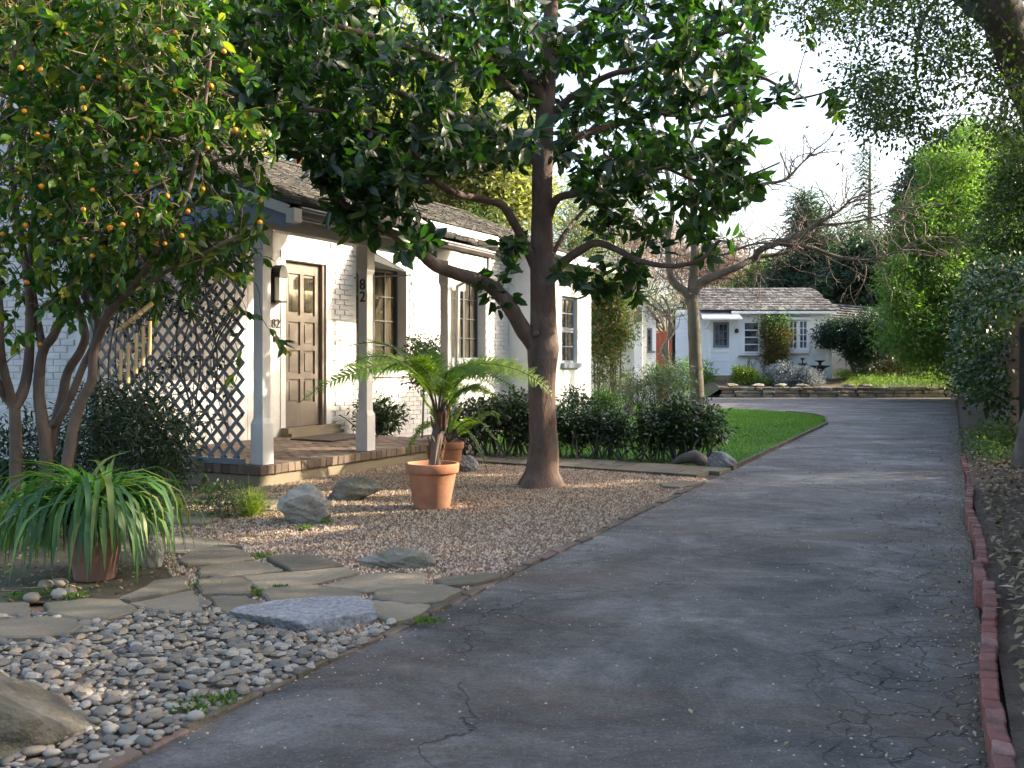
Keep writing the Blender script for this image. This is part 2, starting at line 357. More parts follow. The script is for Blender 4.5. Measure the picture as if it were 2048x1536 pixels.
# ------------------------------------------------------------------ leaves
def leaf_tpl(kind):
    if kind == 'full':
        v = [(0, 0, 0), (-.44, .3, .1), (0, .32, 0), (.44, .3, .1), (-.46, .68, .1), (0, .7, 0), (.46, .68, .1), (0, 1, -.02)]
        f = [(0, 2, 1, 1), (0, 3, 2, 2), (1, 2, 5, 4), (2, 3, 6, 5), (4, 5, 7, 7), (5, 6, 7, 7)]
        f = [(0, 2, 1), (0, 3, 2), (1, 2, 5), (1, 5, 4), (2, 3, 6), (2, 6, 5), (4, 5, 7), (5, 6, 7)]
    elif kind == 'mid':
        v = [(0, 0, 0), (-.5, .5, .12), (0, .5, 0), (.5, .5, .12), (0, 1, 0)]; f = [(0, 2, 1), (0, 3, 2), (1, 2, 4), (2, 3, 4)]
    else:
        v = [(0, 0, 0), (-.5, .5, .05), (.5, .5, -.05), (0, 1, 0)]; f = [(0, 2, 1), (1, 2, 3)]
    return np.array(v, float), np.array(f, int)
def leaves(P, D, N, L, wr, kind='mid', curl=.15):
    """P base points, D directions, N normals, L lengths, wr width ratio -> V, F, per-leaf count"""
    T, F = leaf_tpl(kind); P = np.asarray(P, float); k = len(P)
    D = D / (np.linalg.norm(D, axis=1)[:, None] + 1e-9); S = np.cross(D, N); S /= np.linalg.norm(S, axis=1)[:, None] + 1e-9
    Nn = np.cross(S, D); L = np.broadcast_to(L, (k,)); wr = np.broadcast_to(wr, (k,)); cu = R.uniform(0, 2 * curl, k)
    x = T[None, :, 0] * wr[:, None] * L[:, None]; y = T[None, :, 1] * L[:, None]
    z = T[None, :, 2] * wr[:, None] * L[:, None] - cu[:, None] * T[None, :, 1] ** 2 * L[:, None]
    V = P[:, None, :] + x[..., None] * S[:, None, :] + y[..., None] * D[:, None, :] + z[..., None] * Nn[:, None, :]
    FF = F[None] + (np.arange(k) * len(T))[:, None, None]
    return V.reshape(-1, 3), FF.reshape(-1, 3), len(T)
def unit(n): v = R.normal(size=(n, 3)); return v / np.linalg.norm(v, axis=1)[:, None]
KEEP = []     # (point, radius): spots kept sunlit by gaps cut through the foliage
def gap_ok(C):
    C = np.asarray(C); ok = np.ones(len(C), bool)
    for T, rad in KEEP:
        d = C - np.asarray(T); t = d @ SD; ok &= ~((np.linalg.norm(d - t[:, None] * SD, axis=1) < rad) & (t > 0))
    return ok
def foliage(name, C, per, cr, L, wr, m, parent=None, kind='mid', up=.6, flat=.7, rv=None, droop=0, open_=False, **k):
    """clumps of leaves round the centres C"""
    C = np.asarray(C, float); n = len(C) * per
    c = np.repeat(C, per, 0); off = R.normal(size=(n, 3)) * cr * .5; off[:, 2] *= flat
    P = c + off; D = off / (np.linalg.norm(off, axis=1)[:, None] + 1e-9) + unit(n) * .8; D[:, 2] -= droop
    N = unit(n); N[:, 2] = np.abs(N[:, 2]) + up
    cr_ = np.repeat(R.uniform(0, .45, len(C)), per) + R.uniform(0, .5, n)
    if open_: g = gap_ok(P); P, D, N, cr_ = P[g], D[g], N[g], cr_[g]; n = len(P)
    V, F, t = leaves(P, D, N, R.uniform(.7, 1.25, n) * L, wr, kind)
    return bulk(name, V, F, np.repeat(cr_, t), m, parent, **k)
def shell(blobs, n, lo=.6, flatbottom=None, keep=False):
    """clump centres spread through the outer part of ellipsoids"""
    vol = np.array([b[1][0] * b[1][1] + b[1][1] * b[1][2] + b[1][0] * b[1][2] for b in blobs]); out = []
    for b, w in zip(blobs, vol / vol.sum()):
        k = max(3, int(n * w)); u = unit(k); r_ = R.uniform(lo, 1.0, k) * (1 + .12 * np.sin(u[:, 0] * 7) * np.sin(u[:, 2] * 6 + u[:, 1] * 5))
        out.append(np.array(b[0]) + u * r_[:, None] * np.array(b[1]))
    C = np.concatenate(out)
    if flatbottom is not None: C = C[C[:, 2] > flatbottom]
    return C[gap_ok(C)] if keep else C
def branchy(mb, base, dirv, length, rad, depth, seg=6, spread=.6, up=.15, tips=None, kids=(2, 4), wig=.12, shrink=.66):
    k = 6; p = np.array(base, float); d = np.array(dirv, float); d /= np.linalg.norm(d); pts = [p.copy()]; ds = [d.copy()]
    for i in range(k):
        d = d + R.normal(size=3) * wig; d[2] += up * .2; d /= np.linalg.norm(d); p = p + d * length / k; pts.append(p.copy()); ds.append(d.copy())
    mb.tube(pts, np.linspace(rad, rad * .5, k + 1), seg, cap=False)
    if depth <= 0:
        if tips is not None: tips.append((pts[-1], ds[-1])); tips.append((pts[k // 2], ds[k // 2]))
        return
    for j in range(random.randint(*kids)):
        i = random.randint(2, k); q = R.normal(size=3); dd = ds[i] + q / np.linalg.norm(q) * spread; dd[2] += up
        branchy(mb, pts[i], dd, length * shrink * random.uniform(.8, 1.15), rad * .5, depth - 1, max(3, seg - 1), spread, up, tips, kids, wig, shrink)
def smoothpath(P, k=6):
    """Catmull-Rom through the points"""
    P = np.asarray(P, float); Q = np.vstack([2 * P[0] - P[1], P, 2 * P[-1] - P[-2]]); out = []
    for i in range(1, len(Q) - 2):
        for t in np.linspace(0, 1, k, endpoint=False):
            a, b, c, d = Q[i - 1], Q[i], Q[i + 1], Q[i + 2]
            out.append(.5 * (2 * b + (c - a) * t + (2 * a - 5 * b + 4 * c - d) * t * t + (3 * b - a - 3 * c + d) * t ** 3))
    out.append(P[-1]); return np.array(out)
def inpoly(x, y, poly):
    poly = np.asarray(poly, float); c = np.zeros(len(x), bool); j = len(poly) - 1
    for i in range(len(poly)):
        xi, yi = poly[i]; xj, yj = poly[j]
        c ^= ((yi > y) != (yj > y)) & (x < (xj - xi) * (y - yi) / (yj - yi + 1e-12) + xi); j = i
    return c
def rock(name, c, dims, m, seed=0, planes=11, rz=0, tilt=(0, 0), sub=4, rough=.05, flat=0, **k):
    rr = np.random.default_rng(seed); n = rr.normal(size=(planes, 3)); n /= np.linalg.norm(n, axis=1)[:, None]
    dd = rr.uniform(.62, .95, planes)
    if flat: n = np.vstack([n, [[0, .05, 1], [.08, 0, .99]]]); dd = np.r_[dd, flat, flat + .03]
    bm = __import__('bmesh').new(); __import__('bmesh').ops.create_icosphere(bm, subdivisions=sub, radius=1)
    me = bpy.data.meshes.new(name); bm.to_mesh(me); bm.free()
    v = np.empty(len(me.vertices) * 3, np.float32); me.vertices.foreach_get("co", v); v = v.reshape(-1, 3)
    q = v @ n.T; r_ = np.min(np.where(q > .05, dd / np.maximum(q, .05), 9), axis=1); r_ = np.minimum(r_, 1.15)
    ph = rr.uniform(0, 6, 6)
    r_ = r_ * (1 + rough * (np.sin(v[:, 0] * 7 + ph[0]) * np.sin(v[:, 1] * 8 + ph[1]) + .6 * np.sin(v[:, 2] * 13 + ph[2] + v[:, 0] * 9) + .4 * np.sin(v[:, 1] * 23 + ph[3]) * np.sin(v[:, 2] * 19 + ph[4])))
    v = v * r_[:, None] * np.array(dims) / 2
    mt = Matrix.Rotation(rz, 3, 'Z') @ Matrix.Rotation(tilt[0], 3, 'X') @ Matrix.Rotation(tilt[1], 3, 'Y')
    v = v @ np.array(mt).T
    me.vertices.foreach_set("co", v.astype(np.float32).ravel()); at = me.attributes.new("rnd", 'FLOAT', 'POINT'); me.update()
    return ob(name, me, m, None, Matrix.Translation(Vector(tuple(float(x) for x in c))), **k)
def frame(o, x, y):
    """matrix with origin o, x axis, y axis, z = x cross y"""
    x = np.asarray(x, float); y = np.asarray(y, float); x = x / np.linalg.norm(x); y = y / np.linalg.norm(y); z = np.cross(x, y)
    return Matrix(((x[0], y[0], z[0], o[0]), (x[1], y[1], z[1], o[1]), (x[2], y[2], z[2], o[2]), (0, 0, 0, 1)))
def TR(x, y, z): return Matrix.Translation((float(x), float(y), float(z)))
# ================================================================== GROUND
LX = lambda Y: .44 * Y - 2.49      # drive's left edge
RX = lambda Y: .44 * Y + .13       # drive's right edge
def sheet(name, pts, z, m, n=1, **k):
    mb = MB(); pts = [(p[0], p[1], z) for p in pts]; a = sum(pts[i][0] * pts[(i + 1) % len(pts)][1] - pts[(i + 1) % len(pts)][0] * pts[i][1] for i in range(len(pts)))
    if a < 0: pts = pts[::-1]
    mb.add(pts, [tuple(range(len(pts)))]); o = mb.build(name, m, **k); tag(o, kind='structure'); return o
sheet("ground", [(-300, -60), (300, -60), (300, 500), (-300, 500)], -.012, MT['soil'])
drive = sheet("driveway", [(LX(-6), -6), (LX(20), 20), (7.0, 22.2), (7.15, 23.4), (6.9, 24.8), (6.2, 26.2), (5.2, 27.6), (2.5, 28.6), (-1, 29.2), (-1, 35.9), (17, 35.9), (RX(34.5), 34.5), (RX(-6), -6)], 0, MT['asphalt'])
gravel_poly = [(LX(4.1) - .05, 4.1), (LX(10.35) - .05, 10.35), G(1400, 958)[:2], G(1200, 943)[:2], G(1000, 931)[:2], G(850, 925)[:2], H(3.9, -.0)[:2], H(0, 0)[:2], H(-.6, .2)[:2], G(380, 1010)[:2], G(330, 1070)[:2], G(330, 1140)[:2], G(420, 1250)[:2]]
sheet("gravel_bed", gravel_poly, .004, MT['gravel_bed'])
lawn_poly = [(LX(11.35), 11.35), (LX(19.9), 19.9), (6.92, 22.2), (7.0, 23.4), (6.75, 24.7), (6.1, 26.0), (5.1, 27.4), (2.5, 28.4), (.5, 28.6), (1.2, 22), (-.5, 16), (-.3, 12.6), (2.0, 11.9)]
sheet("lawn", lawn_poly, .008, MT['lawn'])
# planting soil round the left bed and the bed behind the far wall
sheet("planting_bed", [(-9, 4.2), G(0, 1210)[:2], G(250, 1205)[:2], G(380, 1150)[:2], G(340, 1075)[:2], G(380, 1010)[:2], H(-.05, 2.2)[:2], H(0, 7)[:2], (-14, 12)], .006, MT['soil_moss'])
b = MB()                                        # raised bank behind the stone wall, sloping up to the cottage
xs = np.linspace(3.5, 19, 32); ys = np.linspace(35.9, 39.6, 8)
v = [(x, y, .33 + .34 * (y - 35.9) / 3.7 + random.uniform(-.03, .03) if x > 7.4 else .0 + .66 * (y - 35.9) / 3.7) for y in ys for x in xs]
b.add(v, [(j * 32 + i, j * 32 + i + 1, (j + 1) * 32 + i + 1, (j + 1) * 32 + i) for j in range(7) for i in range(31)])
v = [(x, 39.6, .67) for x in (-20, 60)] + [(x, 90, .67) for x in (60, -20)]; b.add(v, [(0, 1, 2, 3)])
tag(b.build("raised_bank", MT['soil_moss']), kind='structure')
b = MB(); P = [(5.2, 35.85, .02), (6.9, 35.85, .02), (7.6, 36.0, .05), (7.75, 38.4, .5), (6.6, 38.2, .45), (6.0, 37, .23)]
b.add([(x, y, .03 + .66 * max(0, y - 35.9) / 3.7) for x, y, z in P], [tuple(range(6))]); tag(b.build("small_lawn", MT['lawn']), kind='structure')
b = MB(); b.add([(x, y, .045 + .66 * max(0, y - 35.9) / 3.7) for x, y in ((6.3, 35.85), (6.95, 35.85), (6.7, 37.3), (7.3, 38.9), (6.2, 38.9), (6.0, 37.2))], [(0, 1, 2, 3, 4, 5)])
tag(b.build("stone_path", MT['pink_path']), kind='structure')
# right hand bed: soil rising a little against the fence
b = MB(); YY = np.linspace(-4, 34, 60)
for a0, a1, z0, z1 in ((.048, .45, .082, .10), (.45, 1.2, .10, .16), (1.2, 6, .16, .2)):
    v = [(RX(y) + (a0 if s == 0 else a1), y, (z0 if s == 0 else z1)) for y in YY for s in (0, 1)]
    b.add(v, [(2 * i, 2 * i + 1, 2 * i + 3, 2 * i + 2) for i in range(59)])
tag(b.build("side_bed", MT['soil']), kind='structure')

# pebbles
peb_poly = [G(-60, 1225), G(150, 1235), G(300, 1225), G(420, 1195), G(480, 1215), G(560, 1240), G(700, 1275), G(760, 1262), G(820, 1240), G(735, 1290), (LX(4.2) - .02, 4.2), (LX(3.4) - .02, 3.4), (LX(2.2) - .02, 2.2), (-2.6, 2.4), (-3.2, 4.6)]
peb_poly = [(p[0], p[1]) for p in peb_poly]
pb = sheet("pebble_bed", peb_poly, .007, MT['gravel_bed'])
def scatter(poly, n, jz=0):
    p = np.array([(q[0], q[1]) for q in poly]); lo, hi = p.min(0), p.max(0); out = np.empty((0, 2))
    while len(out) < n:
        x = R.uniform(lo, hi, (n * 2, 2)); out = np.vstack([out, x[inpoly(x[:, 0], x[:, 1], p)]])
    return out[:n]
pm = []
for s_ in range(6):
    bm = __import__('bmesh').new(); __import__('bmesh').ops.create_uvsphere(bm, u_segments=8, v_segments=4, radius=.5)
    me = bpy.data.meshes.new("pebble"); bm.to_mesh(me); bm.free(); rr = np.random.default_rng(s_)
    v = np.empty(len(me.vertices) * 3, np.float32); me.vertices.foreach_get("co", v); v = v.reshape(-1, 3)
    v *= 1 + .1 * np.sin(v[:, :1] * 6 + s_) + .08 * np.sin(v[:, 1:2] * 7 + 2 * s_); me.vertices.foreach_set("co", v.ravel())
    me.polygons.foreach_set("use_smooth", [True] * len(me.polygons)); me.attributes.new("rnd", 'FLOAT', 'POINT'); pm.append(me)
flags_px = [ [(356,1119),(380,1101),(430,1091),(471,1095),(500,1104),(506,1117),(456,1124),(374,1130)],
 [(394,1136),(453,1126),(518,1124),(547,1133),(564,1141),(512,1148),(447,1154),(397,1151)],
 [(535,1114),(582,1110),(638,1113),(661,1123),(687,1130),(623,1139),(579,1141),(559,1130)],
 [(485,1152),(579,1144),(690,1135),(720,1144),(676,1155),(617,1168),(570,1173),(518,1177),(497,1163)],
 [(396,1161),(441,1155),(485,1157),(501,1167),(503,1186),(459,1188),(406,1188),(397,1177)],
 [(643,1171),(708,1151),(752,1144),(854,1145),(849,1167),(811,1170),(764,1176),(731,1182),(682,1176)],
 [(418,1192),(494,1190),(518,1201),(547,1213),(494,1225),(453,1229),(430,1213)],
 [(516,1180),(553,1176),(617,1171),(658,1177),(728,1188),(714,1204),(702,1213),(623,1208),(544,1213),(529,1194)],
 [(746,1196),(752,1180),(813,1171),(887,1170),(925,1180),(887,1201),(834,1208),(787,1204)],
 [(711,1211),(749,1201),(799,1207),(863,1211),(828,1232),(799,1242),(770,1237),(734,1230)],
 [(870,1163),(878,1155),(930,1151),(975,1146),(1003,1150),(950,1166),(886,1169)],
 [(258,1205),(383,1179),(407,1205),(403,1219),(352,1221),(285,1215)],
 [(238,1197),(312,1162),(379,1150),(377,1176),(320,1186),(258,1199)],
 [(86,1209),(176,1199),(242,1201),(281,1221),(219,1239),(156,1241),(98,1227)],
 [(-20,1210),(51,1205),(62,1217),(59,1228),(0,1232),(-20,1230)],
 [(-30,1240),(90,1231),(156,1236),(166,1248),(148,1262),(78,1272),(0,1274),(-30,1268)],
 [(290,1068),(420,1076),(486,1092),(430,1090),(370,1104),(300,1100)],
 [(250,1018),(380,1018),(445,1034),(400,1048),(300,1040),(240,1034)],
 [(310,985),(420,990),(540,994),(600,1002),(540,1012),(400,1006),(308,998)],
 [(1085,948),(1100,944),(1130,947),(1120,953)], [(1318,966),(1392,962),(1405,966),(1360,974),(1322,972)]]
flags = empty("flagstone_path", G(600, 1170), kind='structure')
flag_polys = []
for i, p in enumerate(flags_px):
    q = np.array([G(x, y, .03)[:2] for x, y in p]); flag_polys.append(q)
    k = len(q); c = q.mean(0); fine = []                  # chipped outline, rounded top edge
    for a in range(k):
        for t in (0, .33, .66): fine.append(q[a] * (1 - t) + q[(a + 1) % k] * t + R.normal(size=2) * .006)
    fine = np.array(fine); n = len(fine); zt = .034 + random.uniform(-.006, .006)
    if .5 * np.sum(fine[:, 0] * np.roll(fine[:, 1], -1) - np.roll(fine[:, 0], -1) * fine[:, 1]) < 0: fine = fine[::-1]
    inn = c + (fine - c) * (1 - .012 / (np.linalg.norm(fine - c, axis=1)[:, None] + 1e-6))
    mb = MB(); v = np.concatenate([np.c_[fine, np.full(n, -.01)], np.c_[fine, np.full(n, zt - .008)], np.c_[inn, np.full(n, zt)]])
    mb.add(v, [(j, (j + 1) % n, n + (j + 1) % n, n + j) for j in range(n)] + [(n + j, n + (j + 1) % n, 2 * n + (j + 1) % n, 2 * n + j) for j in range(n)] + [tuple(range(2 * n, 3 * n))])
    mb.build("flagstone", MT['flag'], flags)
pp = scatter(peb_poly, 12000); ok = np.ones(len(pp), bool)
for q in flag_polys: ok &= ~inpoly(pp[:, 0], pp[:, 1], q)
ok &= ~inpoly(pp[:, 0], pp[:, 1], [G(490, 1230)[:2], G(600, 1205)[:2], G(700, 1210)[:2], G(745, 1240)[:2], G(690, 1268)[:2], G(520, 1272)[:2]])
pp = pp[ok]; items = []; placed = []
grid = {}
for x, y in pp:
    s_ = random.choice((.026, .031, .036, .042, .048, .055, .068)) * random.uniform(.8, 1.1) * (1 if y > 3 else .9)
    g = (int(x / .1), int(y / .1)); bad = 0
    for a in (-1, 0, 1):
        for c_ in (-1, 0, 1):
            for (X, Y2, S) in grid.get((g[0] + a, g[1] + c_), ()):
                if (X - x) ** 2 + (Y2 - y) ** 2 < (.33 * (S + s_)) ** 2: bad = 1
    if bad: continue
    grid.setdefault(g, []).append((x, y, s_))
    h = s_ * random.uniform(.42, .62)
    items.append((random.choice(pm), TR(x, y, .004 + h * .42 + random.uniform(0, .012)) @ Matrix.Rotation(random.uniform(0, 6.28), 4, 'Z') @ Matrix.Rotation(random.uniform(-.3, .3), 4, 'X') @ Matrix.Diagonal((s_ * 1.15, s_ * random.uniform(.7, .95), h, 1))))
pieces(pb, "pebble", items, MT['pebble'], 300)

# pea gravel: one mass of small stones
gp = scatter(gravel_poly, 62000); keep = np.ones(len(gp), bool)
for q in flag_polys: keep &= ~inpoly(gp[:, 0], gp[:, 1], q)
gp = gp[keep & (gp[:, 1] < 14)]; n = len(gp)
T = np.array([(1, 0, 0), (0, 1, 0), (-1, 0, 0), (0, -1, 0), (0, 0, 1), (0, 0, -1)], float); TF = np.array([(0, 1, 4), (1, 2, 4), (2, 3, 4), (3, 0, 4)])
s_ = R.uniform(.006, .0135, n); a = R.uniform(0, 6.28, n); st = R.uniform(.6, 1.3, (n, 2))
vx = T[None, :, 0] * s_[:, None] * st[:, :1]; vy = T[None, :, 1] * s_[:, None] * st[:, 1:]; vz = T[None, :, 2] * s_[:, None] * .8 - (T[None, :, 2] == 0) * s_[:, None] * .35 + R.normal(size=(n, 6)) * .0015
V = np.stack([gp[:, :1] + vx * np.cos(a)[:, None] - vy * np.sin(a)[:, None], gp[:, 1:] + vx * np.sin(a)[:, None] + vy * np.cos(a)[:, None], vz + .008 + R.uniform(0, .006, n)[:, None]], 2)
bulk("gravel", V.reshape(-1, 3), (TF[None] + (np.arange(n) * 6)[:, None, None]).reshape(-1, 3), np.repeat(R.uniform(0, 1, n), 6), MT['gravel'], kind='stuff')

# brick edgings
ed = empty("brick_edging", (LX(6), 6, 0), "low mossy brick edging between the gravel and the asphalt drive", "brick edging")
items = []; y = 1.2
while y < 10.3:
    L = random.uniform(.19, .215) * .915; c = cbox(.2, .062, .085, .005, .0025, random.randint(0, 5))
    ym = y + L / 2; rz = math.atan2(1, .44) + random.uniform(-.03, .03)
    items.append((c, TR(LX(ym) - .03 + .012 * math.sin(y * 3) + random.uniform(-.006, .006), ym, -.026 + random.uniform(-.008, .006)) @ Matrix.Rotation(rz, 4, 'Z') @ Matrix.Rotation(random.uniform(-.06, .06), 4, 'X')))
    y += L + .004
for me, mt in items: ob("brick", me, MT['brick_old'], ed, mt)
for me_ in (cbox(.2, .062, .085, .005, .0025, i) for i in range(6)):
    me_.materials.clear(); me_.materials.append(MT['brick_old'])
ed = empty("brick_border", (RX(6), 6, 0), "wavy row of red bricks standing on end beside the leaf bed", "brick border")
y = 1.6; items = []
wav = lambda Y: .022 * math.sin(Y * 1.35 + .4) + .010 * math.sin(Y * 3.1) + (-.035 if 4.9 < Y < 5.5 else 0)
while y < 12.6:
    c = cbox(.096, .056, .2, .006, .003, random.randint(0, 5))
    h = .015 + .02 * math.sin(y * 1.7) - (.05 if y > 9 else 0)
    items.append((c, TR(RX(y) + .03 + wav(y), y, h + random.uniform(-.006, .006)) @ Matrix.Rotation(math.atan2(1, .44) - .08 * math.cos(y * 1.35) + random.uniform(-.04, .04), 4, 'Z') @ Matrix.Rotation(random.uniform(-.04, .04), 4, 'X')))
    y += .0915
for me, mt in items: ob("brick", me, MT['brick'], ed, mt)
# timber strip round the lawn
mb = MB(); P = [(LX(y) + .0, y) for y in np.linspace(11.3, 19.9, 12)] + [(6.95, 22.2), (7.05, 23.4), (6.8, 24.75)]
for i in range(len(P) - 1):
    a, c = np.array(P[i]), np.array(P[i + 1]); d = (c - a) / np.linalg.norm(c - a); nn = np.array([-d[1], d[0]]) * .02
    mb.poly([a - nn, c - nn, c + nn, a + nn], -.02, .045 + random.uniform(0, .004))
tag(mb.build("lawn_edging", MT['bark_pale']), "thin pale timber strip edging the green lawn along the drive", "lawn edging")
# walkway of pavers between the gravel and the hedge
wk = empty("walkway", G(1150, 930), kind='structure')
A = np.array([G(1462, 941)[:2], G(905, 905)[:2]]); B = np.array([G(1412, 957)[:2], G(880, 921)[:2]])
for i in range(14):
    for r_ in range(2):
        t0, t1 = i / 14 + (.03 if r_ else 0), (i + 1) / 14 + (.03 if r_ and i < 13 else 0) - .003
        f = lambda t, s: (A[0] * (1 - t) + A[1] * t) * (1 - s) + (B[0] * (1 - t) + B[1] * t) * s
        s0, s1 = (0, .49) if r_ == 0 else (.5, 1); z = .03 + random.uniform(-.004, .004)
        mb = MB(); mb.poly([f(t0, s0), f(t1, s0), f(t1, s1), f(t0, s1)], -.02, z); mb.build("paver", MT['flag'], wk)

# lawn grass
gl = scatter(lawn_poly, 90000); n = len(gl); P = np.c_[gl, np.full(n, .006)]
D = unit(n) * .45; D[:, 2] = 1; V, F, t = leaves(P, D, unit(n), R.uniform(.022, .05, n), .22, 'lo')
bulk("lawn_grass", V, F, np.repeat(R.uniform(0, 1, n), t), MT['grass'], kind='stuff')
gl = scatter([(5.3, 35.9), (6.3, 35.9), (7.4, 36.2), (7.6, 38.4), (6.2, 38.2)], 5000); n = len(gl); P = np.c_[gl, .03 + .66 * (gl[:, 1] - 35.9).clip(0) / 3.7]
D = unit(n) * .45; D[:, 2] = 1; V, F, t = leaves(P, D, unit(n), .06, .3, 'lo'); bulk("short_grass", V, F, np.repeat(R.uniform(0, 1, n), t), MT['grass'], kind='stuff')

# ================================================================== HOUSE
house = empty("brick_house", H(5, 3), "low white painted brick house with porch, awning and dark shingle roof", "house")
def wallm(u, v, z): return np.array(HM) @ np.array([u, v, z, 1])
def hbox(mb, u0, u1, v0, v1, z0, z1): mb.box((u0, v0, z0), (u1, v1, z1), HM)
def hpart(name, m, boxes, parent=house, **k):
    mb = MB()
    for q in boxes: hbox(mb, *q)
    return mb.build(name, m, parent, **k)
def grid_wall(a0, a1, z0, z1, holes):
    """rectangles covering a wall minus its openings"""
    us = sorted({a0, a1, *[h[0] for h in holes], *[h[1] for h in holes]}); zs = sorted({z0, z1, *[h[2] for h in holes], *[h[3] for h in holes]}); out = []
    for i in range(len(us) - 1):
        for j in range(len(zs) - 1):
            cu, cz = (us[i] + us[i + 1]) / 2, (zs[j] + zs[j + 1]) / 2
            if not any(h[0] < cu < h[1] and h[2] < cz < h[3] for h in holes): out.append((us[i], us[i + 1], zs[j], zs[j + 1]))
    return out
WV = 2.4; RS = .345
rz_ = lambda v: 2.68 + RS * (v + .45) + (.055 * max(0, v - 2.0))
win1 = (4.88, 6.27, 1.06, 2.72); win2 = (7.42, 8.99, 1.28, 2.78); door_o = (3.22, 4.12, .30, 2.62)
WT = 3.5
wall = hpart("wall", MT['white_brick'], [(a, b_, WV, WV + .3, c, d) for a, b_, c, d in grid_wall(2.9, 9.9, 0, WT, [win1, win2, door_o])])
gw = hpart("wall", MT['white_brick'], [(.1, .4, WV + .3, 7.5, 0, 3.5)]); 
# upper part of the gable following the roof
mb = MB(); mb.add([wallm(.1, WV + .3, 3.5)[:3], wallm(.1, 7.5, 3.5)[:3], wallm(.1, 4.6, rz_(4.6) - .1)[:3], wallm(.1, WV + .3, rz_(WV + .3) - .1)[:3]], [(0, 1, 2, 3)]); mb.build("gable", MT['white_brick'], house)
# porch back wall of painted boards, left of the door
bw = hpart("wall", MT['white_wood'], [(.1, 2.9, WV + .02, WV + .3, 0, WT)])
for i in range(14): hpart("board", MT['white_wood'], [(.1 + i * .2 + .004, .1 + (i + 1) * .2 - .004, WV - .005, WV + .018, .21, WT - .05)], bw)
hpart("board", MT['white_wood'], [(2.9, 3.12, WV - .02, WV - .002, .21, 2.9)], bw)
# bricks: painted stretchers proud of the mortar
items = []; jit = [cbox(.212, .02, .064, .004, .0025, i) for i in range(7)]
hn = [win1, win2, (3.1, 4.24, 0, 2.75), (7.35, 9.06, 1.1, 1.28)]
z = .06; row = 0
while z < WT - .05:
    u = 4.24 + (row % 2) * .111
    while u < 9.75:
        if not any(h[0] - .09 < u + .106 < h[1] + .09 and h[2] - .035 < z + .032 < h[3] + .035 for h in hn):
            p = H(u + .106, WV + .002 - random.uniform(0, .005), z + .036); items.append((random.choice(jit), frame(p - HV * random.uniform(.002, .009), HU, HV) @ Matrix.Rotation(random.uniform(-.014, .014), 4, 'Y')))
        u += .222
    z += .0745; row += 1
pieces(wall, "brick", items, MT['white_brick'], 300)
items = []; z = .06; row = 0
while z < 3.4:
    v = WV + .32 + (row % 2) * .111
    while v < 6.2:
        items.append((random.choice(jit), frame(H(.1 - .003 + random.uniform(-.003, .003), v + .106, z + .036), -HV, HU))); v += .222
    z += .0745; row += 1
pieces(gw, "brick", items, MT['white_brick'], 260)
# brick sill under the second window: a row of bricks on edge
for i in range(15): ob("brick", cbox(.1, .16, .15, .006, .003, i % 4), MT['white_brick'], wall, frame(H(7.4 + i * .112, WV - .02, 1.2), HU, HV))

def window(parent, o, x, nrm, w, h, nx, ny, m, fr=.055, bar=.018, glass='glass', name="window", depth=.05, **k):
    """o: lower left corner as seen from outside, x along the sill, nrm pointing out"""
    x = np.asarray(x, float); nrm = np.asarray(nrm, float); mt = frame(o, x, (0, 0, 1)); s = 1 if np.dot(np.cross(x, (0, 0, 1)), nrm) > 0 else -1
    zz = lambda a, b_: tuple(sorted((a * s, b_ * s)))
    mb = MB(); d0, d1 = zz(-depth / 2, depth / 2)
    for a in (((0, 0), (w, fr)), ((0, h - fr), (w, h)), ((0, fr), (fr, h - fr)), ((w - fr, fr), (w, h - fr))): mb.box((*a[0], d0), (*a[1], d1), mt)
    f = mb.build(name, m, parent, **k)
    pw, ph = (w - 2 * fr) / nx, (h - 2 * fr) / ny
    for i in range(1, nx):
        q = MB(); q.box((fr + i * pw - bar / 2, fr, *zz(-.012, .018)[:1]), (fr + i * pw + bar / 2, h - fr, zz(-.012, .018)[1]), mt); q.build("glazing_bar", m, f)
    for j in range(1, ny):
        q = MB(); q.box((fr, fr + j * ph - bar / 2, zz(-.012, .016)[0]), (w - fr, fr + j * ph + bar / 2, zz(-.012, .016)[1]), mt); q.build("glazing_bar", m, f)
    for i in range(nx):
        for j in range(ny):
            q = MB(); a0, a1 = zz(-.01, -.004)
            q.box((fr + i * pw + bar / 2, fr + j * ph + bar / 2, a0), (fr + (i + 1) * pw - bar / 2, fr + (j + 1) * ph - bar / 2, a1), mt); q.build("pane", MT[glass], f)
    return f
# recessed steel casements
for wn_, cols in ((win1, 3), (win2, 4)):
    wd = wn_[1] - wn_[0]; half = wd / (1 if cols == 3 else 2)
    if cols == 3:
        window(house, H(wn_[0], WV + .2, wn_[2]), HU, -HV, wd * .5, wn_[3] - wn_[2], 2, 4, MT['dark_frame'], .05)
        window(house, H(wn_[0] + wd * .5, WV + .2, wn_[2]), HU, -HV, wd * .5, wn_[3] - wn_[2], 2, 4, MT['dark_frame'], .05)
    else:
        for q in range(3): window(house, H(wn_[0] + q * wd / 3, WV + .2, wn_[2]), HU, -HV, wd / 3, wn_[3] - wn_[2], 2, 4, MT['dark_frame'], .035)
    hpart("window_sill", MT['grey_frame'], [(wn_[0], wn_[1] - .02, WV + .01, WV + .19, wn_[2] - .004, wn_[2] + .035)])
hpart("window_sill", MT['white_brick'], [(4.8, 6.4, WV - .06, WV + .0, 1.0, 1.055)])
hpart("iron_lintel", MT['dark_frame'], [(7.9, 8.9, WV - .03, WV - .005, 2.79, 2.86)])
# black sheet painted in for the unlit rooms behind the openings
hpart("room_dark_sheet", MT['black'], [(3.0, 9.6, WV + .9, WV + .95, .2, 3.2)])
